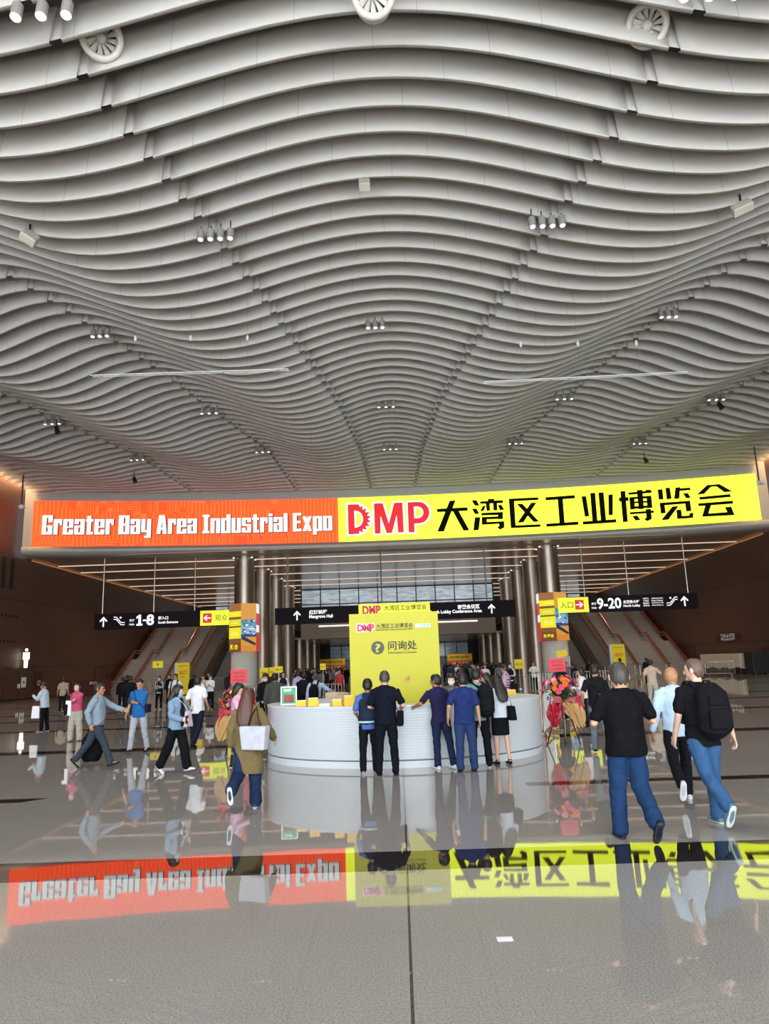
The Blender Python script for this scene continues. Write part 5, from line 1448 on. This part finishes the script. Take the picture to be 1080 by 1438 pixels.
def bag_at(P, nm, label, cat):
    r = P['root']; t = thing(nm, label, cat, r.location, r.rotation_euler.z); return t
def backpack(P, label, col='#17181c', w_=.30, h=.46, d=.18, side=0, z=1.22, yb=-.20, straps=True):
    t = bag_at(P, 'backpack', label, 'backpack'); k = P['k']; U = P['U']; m_ = cloth(col)
    c = U((side, yb-.03, z))
    bm = bmesh.new(); tube(bm, [c+Vector((0, .02, -h/2)), c+Vector((0, -.02, -h/2+.05)), c+Vector((0, -.03, 0)), c+Vector((0, -.01, h/2-.08)), c+Vector((0, .03, h/2))], [(w_*.40, d*.40), (w_*.52, d*.56), (w_*.54, d*.58), (w_*.50, d*.5), (w_*.32, d*.28)], 20)
    o = finish('pack_body', bm, m_, t, True); rem(o, .012, 2, .008)
    bm = bmesh.new(); box(bm, c+Vector((0, -d*.56-.035, -h*.18)), (w_*.72, .06, h*.42)); finish('front_pocket', bm, m_, t, bevel=.02)
    bm = bmesh.new(); box(bm, c+Vector((0, -d*.5-.03, h*.2)), (w_*.6, .04, h*.2)); finish('top_pocket', bm, m_, t, bevel=.015)
    bm = bmesh.new(); tube(bm, [c+Vector((-.04, .03, h/2)), c+Vector((0, .03, h/2+.05)), c+Vector((.04, .03, h/2))], [.010], 8); finish('grab_loop', bm, m_, t)
    if straps:
        for s in (-1, 1):
            bm = bmesh.new(); tube(bm, [U((s*.08+side, yb+.06, z+.20)), U((s*.10, -.06, 1.50)), U((s*.105, .06, 1.49)), U((s*.12, .165, 1.36)), U((s*.14, .15, 1.2)), U((s*.2, .02, 1.05)), U((s*.14+side, yb+.05, z-.18))], [(.026, .007)], 8, side=(1, 0, 0))
            finish('strap', bm, m_, t)
    return t
def shoulder_bag(P, label, col, pos, size, strap, nm='shoulder_bag', cat='bag', straps_col=None, taper=1.1, handles=False, rz=0.0):
    t = bag_at(P, nm, label, cat); U = P['U']; c = U(pos)
    bm = bmesh.new(); box(bm, (0, 0, 0), size, 0, taper=taper)
    bmesh.ops.rotate(bm, verts=bm.verts, matrix=Matrix.Rotation(rz, 3, 'Z')); bmesh.ops.translate(bm, verts=bm.verts, vec=c)
    finish('bag_body', bm, cloth(col), t, bevel=.02)
    if strap:
        bm = bmesh.new(); tube(bm, [U(q) for q in strap], [(.014, .005)], 8, side=(0, 1, 0)); finish('strap', bm, cloth(straps_col or col), t)
    return t
def held(P, nm, label, cat, which, off, build):
    W_ = P['AR'][which][2]; E_ = P['AR'][which][1]; d = (W_-E_).normalized()
    t = bag_at(P, nm, label, cat); build(t, W_+d*.10+Vector(off)); return t
def phone(P, which, label, off=(0, .02, .03)):
    def bld(t, c):
        o = box_o('phone_body', c, (.075, .012, .15), M_BLACK, t, bevel=.004); o2 = box_o('phone_screen', c-Vector((0, .008, 0)), (.066, .003, .135), mat('phone_glass', '#9aa4b0', .15), t)
    held(P, 'mobile_phone', label, 'phone', which, off, bld)

# --- three men walking away at the right foreground
P = person('heavy-set person in black t-shirt and blue jeans walking away', (2.44, 8.35), 1.84, 4, legs=((5, .05, 4), (-6, .02, 40)), arms=((-.25, .26, 1.10), (.27, .24, 1.10)), look=(-8, 14), top='tee', tc='#0d0e11', bc='#1d3659', shoe='#20242c', sole='#2e3238', hair='thin', hm=M_HAIRG, sk='light', build=1.22, belly=.035, hs=1.2, vox=.007, legw=1.22)
P = person('person in black t-shirt and light blue jeans wearing a large black backpack', (3.50, 8.9), 1.86, 6, legs=((-16, -.09, 34), (6, -.01, 6)), arms=((-.27, .10, .90), (.34, -.04, .86)), look=(38, 0), top='tee', tc='#121316', bc='#33557c', shoe='#5c7f88', sole='#c9d0d2', hair='fade', hm=M_HAIRF, sk='pale', build=1.06, vox=.007, face=True, legw=1.08)
backpack(P, 'large black backpack worn by the walker in light blue jeans', '#121317', .36, .52, .22, .03, 1.2)
P = person('bald person in pale blue long-sleeved shirt, partly hidden beside the backpack walker', (3.72, 10.3), 1.76, -4, legs=((-22, .10, 34), (12, .0, 5)), arms=((-.30, .05, .90), None), look=(-52, 12), top='shirt', tc='#b9d2e6', bc='#14161d', shoe='#c2c6ca', sole='#e2e4e6', hair='bald', sk='tan', build=1.05, vox=.008, face=True, sleeve='long', glasses=True)
# --- right middle ground
P = person('person in black polo and grey jeans walking behind the heavy-set person', (3.98, 15.3), 1.74, -8, legs=((6, .03, 4), (-12, .03, 18)), arms=((-.28, .05, 1.0), (.15, .28, 1.15)), look=(-12, 20), top='polo', tc='#15161a', bc='#5c666c', shoe='#22262c', sole='#d0d0d0', hair='short', collar='#5a5f66')
shoulder_bag(P, 'small black sling bag of the person in grey jeans', '#1a1b1f', (.19, -.06, .98), (.08, .2, .2), [(.17, -.14, 1.02), (-.02, -.15, 1.28), (-.12, -.04, 1.48), (-.08, .12, 1.38), (.18, .12, 1.02)])
P = person('person in white hooded jacket and dark trousers facing left beside the right flower stand', (5.08, 21.0), 1.62, 78, legs=((6, .03, 4), (-4, .03, 4)), arms=((-.12, .30, 1.15), (.1, .32, 1.12)), look=(0, 12), top='hoodie', tc='#ded7d6', bc='#1a1e28', shoe='#15161a', sole='#15161a', hair='bob', hm=M_HAIRK, face=True, sk='light')
P = person('person in dark clothes standing behind the white hooded jacket', (5.1, 23.8), 1.74, 10, top='tee', tc='#1a1c20', bc='#1a1c20', look=(20, 10), hair='short', sk='mid')
P = person('person in cream polo and pale trousers walking away with a phone, right of centre', (9.05, 27.0), 1.74, -10, legs=((5, .03, 3), (-12, .03, 40)), arms=((-.28, .02, .92), (.26, .33, 1.28)), look=(-15, 10), top='polo', tc='#c4b09e', bc='#b3ab9c', shoe='#26262a', sole='#3a3a3a', hair='short', sk='mid')
phone(P, 1, 'mobile phone held up by the person in cream polo')
P = person('person in navy shirt with black bag standing before the right yellow exit sign', (13.6, 46), 1.74, 0, top='shirt', tc='#1b2740', bc='#16181e', hair='short', sleeve='long', near=False)
shoulder_bag(P, 'black bag of the person in navy shirt by the yellow exit sign', '#101114', (.22, -.05, .9), (.2, .3, .3), None)
P = person('person in black standing left of the yellow exit sign, by the barriers', (11.2, 44), 1.74, 10, top='jacket', tc='#0f1012', bc='#101114', hair='short', near=False)
P = person('person in dark jacket behind the barriers above the cream polo person', (15.2, 46), 1.72, 0, top='jacket', tc='#17181b', bc='#141518', hair='short', near=False)

# --- woman in the olive coat
P = person('long-haired person in olive coat and blue jeans walking toward the counter', (-2.20, 10.75), 1.64, -4, legs=((-14, .03, 52), (6, .03, 5)), arms=((-.27, .02, .90), (.36, .16, .98)), look=(-10, 8), top='coat', tc='#6d5f40', bottom='wide', bc='#1c2c48', shoe='#3a4450', sole='#cfd3d8', hair='long', hm=M_HAIRB, sk='light', build=.95, vox=.008, sleeve='long')
tb = shoulder_bag(P, 'large white tote bag on the shoulder of the person in olive coat', '#b4b7c0', (.17, -.24, 1.03), (.36, .13, .32), None, 'tote_bag', 'tote bag', taper=1.2, rz=-.3)
for y_ in (-.27, -.19):
    bm = bmesh.new(); U = P['U']; tube(bm, [U((.07, y_, 1.18)), U((.10, y_+.02, 1.32)), U((.15, -.05, 1.475)), U((.22, y_+.02, 1.30)), U((.26, y_, 1.16))], [(.012, .005)], 8, side=(0, 1, 0)); finish('handle', bm, cloth('#33221e'), tb)
P = person('short-haired person in pink top facing right at the left end of the counter', (-3.3, 15.1), 1.63, -95, legs=((3, .03, 2), (-3, .03, 2)), arms=((-.1, .30, 1.08), (.1, .32, 1.08)), look=(0, 25), top='blouse', tc='#d3a3b8', bc='#20242e', hair='bob', sk='light', face=True, sleeve='long', shoe='#222222')

# --- at the counter
P = person('short-haired person in dark vest over blue sleeves, leftmost at the counter', (-.60, 13.62), 1.66, 8, legs=((0, .05, 0), (0, .05, 0)), arms=((-.20, .24, 1.05), (.18, .26, 1.05)), look=(-6, 18), top='tee', tc='#4a63a8', bc='#12141b', shoe='#8a8f90', sole='#b8b8b0', hair='short', sk='tan', vestc='#1f2a3a', vband='#a9cadb', vz=.93)
P = person('person in black polo and black trousers with greying crop at the counter', (-.28, 13.35), 1.80, -6, legs=((0, .08, 0), (2, .07, 2)), arms=((-.22, .25, 1.08), (.27, .22, 1.10)), look=(8, 18), top='polo', tc='#0e1320', bc='#10121a', shoe='#14151a', sole='#1e1e1e', hair='thin', hm=M_HAIRG, sk='light', build=1.12, belly=.02)
shoulder_bag(P, 'small black bag hanging at the hip of the person in black polo', '#0e0f12', (.25, .02, .93), (.10, .2, .26), [(.24, .02, 1.05), (.1, -.14, 1.25), (-.12, -.10, 1.47), (-.1, .1, 1.42), (.2, .15, 1.05)])
P = person('person in dark purple shirt with white shoes, left arm on the counter, at its centre', (.72, 14.0), 1.70, 22, legs=((-2, .03, 0), (-10, .10, 2)), arms=((-.42, .32, 1.12), (.1, .3, 1.05)), look=(30, 4), lean=10, top='shirt', tc='#241f44', bc='#1c2540', shoe='#cfd2d6', sole='#e4e4e4', hair='short', sk='tan', face=True, glasses=True)
P = person('person in royal blue work shirt and blue trousers seen from behind at the counter', (1.12, 13.45), 1.71, 4, legs=((0, .04, 0), (0, .07, 0)), arms=((-.30, .02, .93), (.28, .02, .88)), look=(-4, 12), top='shirt', tc='#202e60', bc='#25385e', shoe='#1c1f28', sole='#26262a', hair='short', sk='mid', build=1.1, legw=1.08)
P = person('person in teal t-shirt and black trousers wearing a black backpack at the counter', (1.42, 14.0), 1.78, -8, legs=((2, .06, 0), (-4, .1, 3)), arms=((-.2, .28, 1.08), (.15, .3, 1.08)), look=(-4, 18), top='tee', tc='#6b9494', bc='#101216', shoe='#1a1b20', sole='#e6e6e6', hair='short', sk='light', build=1.08)
backpack(P, 'black backpack of the person in teal t-shirt, slung on the right side', '#121418', .30, .50, .20, .16, 1.18)
P = person('long-haired person in white blouse and black skirt with black heels, rightmost at the counter', (1.86, 14.3), 1.63, 12, legs=((0, .02, 0), (-6, .03, 4)), arms=((-.12, .28, 1.08), (.18, .26, 1.0)), look=(10, 15), lean=4, top='blouse', tc='#cfd6e0', bottom='short_skirt', bc='#0f1014', shoe='#101014', sole='#101014', hair='long', hm=M_HAIRK, sk='light', build=.9, sleeve='long')
shoulder_bag(P, 'black handbag of the person in the black skirt', '#0c0d10', (.21, -.10, .98), (.14, .28, .26), [(.21, -.18, 1.1), (.17, -.06, 1.47), (.21, .02, 1.1)], taper=.8)
P = person('long dark-haired staff inside the counter turned left, beyond the black backpack', (1.88, 16.3), 1.64, 80, arms=((-.15, .26, 1.05), (.15, .26, 1.05)), look=(0, 10), top='blouse', tc='#3a3f48', bc='#14161a', hair='long', hm=M_HAIRK, sk='light', face=True, build=.9)
# --- staff inside and behind the counter
P = person('masked person in patterned top inside the counter facing the visitors', (1.08, 15.9), 1.66, 175, arms=((-.15, .22, 1.06), (.15, .22, 1.06)), look=(10, 12), top='blouse', tc=mat('patterned_fabric', '#55524c', .8, var=.9, vscale=26), bc='#14161a', hair='bob', mask='#e2e7ec', face=True, sk='pale', build=.92, sleeve='long')
P = person('dark-haired person behind the masked staff member inside the counter', (1.42, 17.4), 1.74, 160, look=(20, 10), top='shirt', tc='#262a36', bc='#14161a', hair='thick', sk='mid', face=True, sleeve='long')
P = person('person in dark jacket standing at the rear of the counter behind the teal t-shirt', (1.55, 19.3), 1.70, 150, look=(0, 15), top='jacket', tc='#1a1b20', bc='#14161a', hair='short', sk='mid', face=True)
P = person('person in pink and white striped shirt with black shoulder bag, right of the counter staff', (3.05, 21.6), 1.78, 70, arms=((-.15, .24, 1.02), (.18, .22, 1.02)), look=(0, 15), top='shirt', tc='#c9a3bd', bc='#20232c', hair='short', sk='light', face=True, sleeve='long')
bm = bmesh.new()
for z in (.95, 1.02, 1.09, 1.16, 1.23, 1.30): tube(bm, [P['U']((0, 0, z)), P['U']((0, 0, z+.022))], [(.196, .148)], 24, caps=False)
finish('stripes', bm, cloth('#4a2f44'), P['root'])
shoulder_bag(P, 'black shoulder bag of the person in striped shirt', '#14161c', (.02, -.22, 1.0), (.34, .14, .40), [(-.1, -.2, 1.2), (-.1, -.05, 1.48), (-.12, .12, 1.3)])
P = person('masked staff person in black and white vest behind the counter right', (5.55, 37.5), 1.72, 170, arms=((-.12, .24, 1.1), (.12, .24, 1.1)), top='shirt', tc='#cfd3d8', vestc='#17191e', bc='#14161a', hair='short', mask='#dfe5ea', face=True, sleeve='long')
P = person('person in white t-shirt and black trousers beside the vested staff, right of the counter', (7.9, 44), 1.70, 165, legs=((0, .05, 0), (0, .08, 0)), arms=((-.12, .24, 1.12), (.2, .22, 1.15)), top='tee', tc='#d9dadc', bc='#121318', hair='short', sk='mid', near=False)
P = person('person in dark clothes holding a yellow board at the foot of the right columns', (11.2, 53), 1.68, 175, arms=((-.2, .28, 1.12), (.2, .28, 1.12)), top='shirt', tc='#23262c', bc='#1c2a44', hair='short', near=False, sleeve='long')
t = bag_at(P, 'hand_sign', 'yellow board held by the person at the foot of the right columns', 'sign'); box_o('sign_board', (0, .36, 1.1), (.95, .03, .36), M_YSIGN, t); text('入口', M_INK, t, (0, .39, 1.1), width=.4, rz=PI)
P = person('person holding up a tilted yellow sign behind the right flower stand', (8.9, 40), 1.68, 170, arms=((-.2, .24, 1.5), (.2, .24, 1.1)), top='shirt', tc='#6e6a6c', bc='#16181e', hair='short', near=False, sleeve='long')
t = bag_at(P, 'hand_sign', 'tilted yellow sign held up behind the red plaque of the right flower stand', 'sign')
o = box_o('sign_board', (-.22, .3, 2.1), (.56, .03, .34), M_YSIGN, t); o.rotation_euler = (0, .18, 0)
bm = bmesh.new(); cyl(bm, (-.22, .3, 1.4), (-.22, .3, 1.95), .012, 6); finish('pole', bm, M_STEELD, t)

# --- left middle ground
P = person('person in blue t-shirt and light grey trousers walking forward looking at a phone', (-6.4, 18.25), 1.72, 172, legs=((-10, .05, 10), (12, .08, 6)), arms=((.04, .22, 1.18), (.30, .06, .90)), look=(4, 16), top='tee', tc='#25609f', bc='#a9aeb8', shoe='#1c1d20', sole='#1c1d20', hair='thin', hm=M_HAIRK, sk='mid', face=True, glasses=True, build=1.05, belly=.02)
phone(P, 0, 'mobile phone in the hand of the person in blue t-shirt', (0, .03, .02))
shoulder_bag(P, 'black sling strap bag worn by the person in blue t-shirt', '#1a1e28', (-.2, -.05, 1.02), (.08, .2, .2), [(-.17, .12, 1.05), (.0, .16, 1.22), (.12, .08, 1.44), (.1, -.08, 1.46), (-.16, -.12, 1.05)])
P = person('person in grey-blue bomber jacket and grey trousers striding to the right', (-6.35, 15.6), 1.76, -84, legs=((-26, .03, 12), (27, .03, 6)), arms=((-.18, .56, 1.12), (.25, -.06, .92)), look=(0, 2), top='jacket', tc='#7f8f9c', bc='#333b44', shoe='#1c1f26', sole='#2a2c30', hair='short', sk='tan', face=True, glasses=True, build=1.06, collar='#16181e', belly=.02)
t = thing('duffel_bag', 'black bag carried low behind the striding person in grey-blue jacket', 'bag', (-6.6, 16.0, 0), .3)
bm = bmesh.new(); tube(bm, [(-.0, 0, .16), (0, 0, .3), (0, 0, .56), (0, 0, .66)], [(.19, .12), (.23, .15), (.20, .13), (.12, .08)], 18); o = finish('bag_body', bm, cloth('#101115'), t, True)
bm = bmesh.new(); tube(bm, [(-.1, 0, .66), (-.06, 0, .86), (.06, 0, .86), (.1, 0, .66)], [.012], 8); finish('handle', bm, cloth('#101115'), t)
bm = bmesh.new(); 
for x in (-.12, .12): cyl(bm, (x, -.02, .05), (x, .02, .05), .05, 12); cyl(bm, (x, 0, .05), (x, 0, .2), .012, 6)
finish('wheels', bm, M_BLACK, t)
P = person('person in pink cardigan and pale trousers looking up, phone in hand, left', (-9.55, 21.9), 1.66, 178, legs=((-3, .03, 3), (8, .03, 5)), arms=((.28, .05, .95), (-.02, .26, 1.22)), look=(0, -12), top='blouse', tc='#b8506f', bc='#aaa598', bottom='wide', shoe='#8a6a62', sole='#8a6a62', hair='bun', hm=M_HAIRK, sk='pale', face=True, sleeve='long', build=.97)
shoulder_bag(P, 'black shoulder bag of the person in pink cardigan', '#141418', (.26, .02, .95), (.12, .26, .32), [(.24, .0, 1.1), (.14, .1, 1.40), (.13, -.02, 1.48)])
t = bag_at(P, 'paper_bag', 'white paper bag held by the person in pink cardigan', 'bag'); box_o('bag_body', P['AR'][0][2]+Vector((-.02, .08, -.02)), (.16, .05, .42), M_PALE, t)
P = person('person in pale blue hoodie and black trousers bent over a phone at the far left', (-12.45, 26.0), 1.68, 88, legs=((3, .03, 2), (-5, .03, 2)), arms=((-.1, .38, 1.26), (.1, .26, 1.12)), look=(0, 30), lean=7, top='hoodie', tc='#b4bfcc', bc='#101116', shoe='#3a3d42', sole='#d8d8d8', hair='bun', sk='mid', face=True)
t = bag_at(P, 'tote_bag', 'white bag hanging from the hand of the person in pale blue hoodie', 'tote bag')
c = P['AR'][1][2]; bm = bmesh.new(); box(bm, c+Vector((0, .10, -.42)), (.12, .30, .42), 0, taper=.85); finish('bag_body', bm, M_PALE, t, bevel=.02)
bm = bmesh.new(); tube(bm, [c+Vector((0, .0, -.2)), c+Vector((0, .08, .05)), c+Vector((0, .2, -.2))], [.012], 8); finish('handle', bm, cloth('#a8203a'), t)
P = person('long-haired masked person in pale denim jacket walking right', (-4.35, 14.5), 1.63, -112, legs=((17, .02, 5), (-17, .02, 12)), arms=((-.18, .22, 1.26), (.16, .26, 1.06)), look=(28, 6), top='hoodie', tc='#7690a8', bottom='wide', bc='#0f1014', shoe='#d6d8da', sole='#e8e8e8', hair='long', hm=M_HAIRK, sk='pale', face=True, mask='#7fb4d6', build=.98, front='#14161a')
phone(P, 1, 'mobile phone held low by the person in denim jacket', (0, .0, .02))
shoulder_bag(P, 'pale pink sling bag worn across the front by the person in denim jacket', '#c9bcc8', (-.12, .19, 1.05), (.24, .09, .30), [(-.12, .22, 1.15), (-.02, .19, 1.32), (.09, .08, 1.48), (.08, -.08, 1.46)], taper=.6)
P = person('person in white short-sleeved shirt and dark trousers seen from behind, beside the denim jacket', (-5.15, 18.9), 1.76, -14, legs=((0, .03, 0), (-14, .02, 22)), arms=((-.2, .2, 1.2), (.29, .02, .98)), look=(-6, 2), top='shirt', tc='#dfe2e8', bc='#1b2030', shoe='#1a1b1f', sole='#1a1b1f', hair='short', sk='mid', build=1.06)
P = person('person in dark jacket and dark blue trousers walking away at the left', (-11.3, 31.0), 1.74, 16, legs=((8, .03, 4), (-12, .03, 16)), arms=((-.3, .03, .9), (.3, .0, .9)), top='jacket', tc='#17181d', bc='#1a2232', shoe='#111214', hair='short', sk='mid')
P = person('person in cream t-shirt and dark trousers seen from behind by the left wall', (-17.3, 38), 1.74, 10, legs=((5, .04, 3), (-8, .04, 8)), top='tee', tc='#a89a84', bc='#17171a', hair='short', near=False)
P = person('person in black standing right of the cream t-shirt by the left wall', (-15.5, 42), 1.78, 0, top='jacket', tc='#0e0e10', bc='#0e0e10', hair='short', near=False)
P = person('masked staff person in black and grey vest holding a yellow sign on a stick', (-12.4, 38.2), 1.68, 175, legs=((0, .05, 0), (2, .06, 2)), arms=((-.05, .24, 1.2), (.08, .24, 1.1)), top='shirt', tc='#a8adb5', bc='#111217', vestc='#1b1e24', hair='short', mask='#dfe5ea', face=True, sleeve='long', shoe='#777777')
t = bag_at(P, 'hand_sign', 'yellow sign on a stick held by the masked vested staff at the left', 'sign')
bm = bmesh.new(); cyl(bm, (-.02, .28, .9), (-.02, .28, 2.2), .012, 6); finish('pole', bm, M_STEELD, t); box_o('sign_board', (-.02, .30, 2.25), (.55, .03, .34), M_YSIGN, t)
text('展', M_INK, t, (-.02, .33, 2.25), width=.12, rz=PI)
P = person('tall person in white t-shirt with backpack straps facing forward, left', (-9.45, 31.2), 1.80, 178, legs=((-4, .03, 3), (6, .03, 3)), arms=((-.28, .04, .9), (.28, .03, .9)), top='tee', tc='#d4d6d8', bc='#20242c', hair='short', sk='tan', face=True, build=1.05)
backpack(P, 'dark backpack worn by the tall person in white t-shirt', '#1c2436')
P = person('capped person in white top and jeans carrying a yellow bag at the left', (-8.1, 30.0), 1.64, -20, legs=((2, .05, 0), (2, .06, 0)), arms=((-.2, .22, 1.15), (.2, .22, 1.1)), look=(20, 10), top='tee', tc='#d9dcdf', bc='#222f48', shoe='#d0d0d0', sole='#e4e4e4', hair='cap', hm=M_PALE, sk='mid')
shoulder_bag(P, 'yellow shopping bag of the capped person in white', '#e0b414', (.14, -.22, 1.0), (.36, .12, .34), [(.0, -.2, 1.15), (.05, -.05, 1.48), (.1, .12, 1.3)])
P = person('masked person in white blouse and black trousers using a phone, left of the flower stand', (-9.3, 36.4), 1.66, 178, arms=((-.06, .24, 1.2), (.06, .24, 1.2)), top='blouse', tc='#dcdfe3', bc='#101116', shoe='#101116', hair='short', mask='#a9cbe0', face=True, sleeve='long')
P = person('person in beige patterned top between the capped person and the masked person', (-10.6, 40), 1.64, 172, arms=((-.1, .24, 1.2), (.1, .24, 1.2)), top='blouse', tc='#b9ac9c', bc='#2a2d33', hair='short', near=False)
for px, Y, lb in ((238, 42, 'person in black between the vested staff and the tall person in white'), (272, 40, 'person in black jacket behind the person in white shirt'), (293, 48, 'person in black talking in front of the left escalator'), (337, 47, 'person in black beside the left column jacket'), (172, 36, 'person in black at the left end of the stair barriers')):
    c = at(px, 960, Y); P = person(lb, (c.x, Y), 1.72, random.choice((0, 170, 90)), top='jacket', tc='#101114', bc='#101114', hair='short', near=False)

# --- behind the counter on the left
P = person('person in dark grey-green jacket seen from behind, behind the framed notice', (at(386, 960, 21.5).x, 21.5), 1.76, 4, look=(-10, 5), top='coat', tc='#4b4c48', bc='#1a1b1f', hair='short', sk='tan', build=1.05, sleeve='long')
P = person('masked person in black suit with white collar at the left of the queue', (at(373, 960, 23.5).x, 23.5), 1.74, 175, look=(0, 12), top='jacket', tc='#121317', bc='#121317', collar='#d0d2d6', hair='thick', mask='#dfe5ea', face=True, sk='mid')
P = person('person in black jacket with black backpack seen from behind in the queue', (at(427, 960, 24).x, 24), 1.74, 0, top='jacket', tc='#111216', bc='#111216', hair='short', sk='mid')
backpack(P, 'black backpack of the person in black jacket in the queue', '#17181d')
P = person('person in pale blue shirt with black backpack reaching out to the right in the queue', (at(443, 960, 22).x, 22), 1.72, -6, arms=(None, (.5, .25, 1.15)), look=(10, 5), top='shirt', tc='#aab8cc', bc='#17181c', hair='thin', hm=M_HAIRG, sk='light', sleeve='long')
backpack(P, 'small black backpack on the pale blue shirt in the queue', '#101218', .28, .4, .16, 0, 1.18)
P = person('person in lilac shirt turned away behind the black jackets', (at(419, 960, 31).x, 31), 1.74, 30, top='shirt', tc='#a79bc4', bc='#1a1b22', hair='short', near=False, sleeve='long')
P = person('staff person in white and black vest at the left of the queue', (at(398, 960, 34).x, 34), 1.70, 180, top='shirt', tc='#c8ccd0', bc='#15161a', vestc='#1d2026', hair='short', near=False, sleeve='long')
P = person('person in white polo among the right-hand crowd', (at(682, 950, 40).x, 40), 1.70, 170, top='polo', tc='#d0d2d4', bc='#1c1d22', hair='short', near=False)
P = person('person in red t-shirt among the right-hand crowd', (at(672, 950, 38).x, 38), 1.68, 165, top='tee', tc='#c02f2c', bc='#1c1d22', hair='short', near=False)
P = person('person in white and red shirt behind the queue barriers', (at(477, 950, 42).x, 42), 1.68, 175, top='tee', tc='#b83a40', bc='#1c1d22', hair='short', near=False)

# --- the far crowd: a few figures copied many times
protos = []
for i, (c, hr, tp) in enumerate((('#15161a', 'short', 'jacket'), ('#c9cccf', 'short', 'tee'), ('#5f6672', 'bob', 'blouse'), ('#2a3350', 'short', 'shirt'))):
    P = person('x', (0, 0), 1.70, 0, top=tp, tc=c, bc='#15161b', hair=hr, near=False, arms=(None, (.16, .26, 1.15)) if i % 2 else (None, None))
    protos.append(P['root'])
CROWD = protos
dg = bpy.context.evaluated_depsgraph_get()
for o in PENDING:
    me = bpy.data.meshes.new_from_object(o.evaluated_get(dg), preserve_all_data_layers=False, depsgraph=dg)
    old = o.data; o.modifiers.clear(); o.data = me; me.name = o.name
    bpy.data.meshes.remove(old)
for r in CROWD: index_children(r)
rnd = random.Random(21)
cnames = ['black jacket', 'white t-shirt', 'grey top', 'dark blue shirt']
used = [0]*4
taken = []
for i in range(84):
    left = i % 2 == 0
    for _ in range(60):
        px = rnd.uniform(404, 488) if left else rnd.uniform(622, 704)
        Y = rnd.uniform(44, 92); c = at(px, 945, Y)
        if all((c.x-q[0])**2+(Y-q[1])**2 > .8 for q in taken): break
    taken.append((c.x, Y))
    j = rnd.choice((0, 0, 0, 0, 1, 2, 3, 3))
    o = CROWD[j] if used[j] == 0 else copy_tree(CROWD[j]); used[j] += 1
    o.location = (c.x, Y, 0); o.rotation_euler = (0, 0, rnd.choice((0, 0, PI, PI, PI/2))+rnd.uniform(-.5, .5))
    s = rnd.uniform(.95, 1.04); o.scale = (s, s, s)
    side = 'left' if left else 'right'
    tag(o, 'person in %s in the distant crowd %s of the yellow board' % (cnames[j], side), 'person', 'distant crowd in %s, %s of the board' % (cnames[j], side))
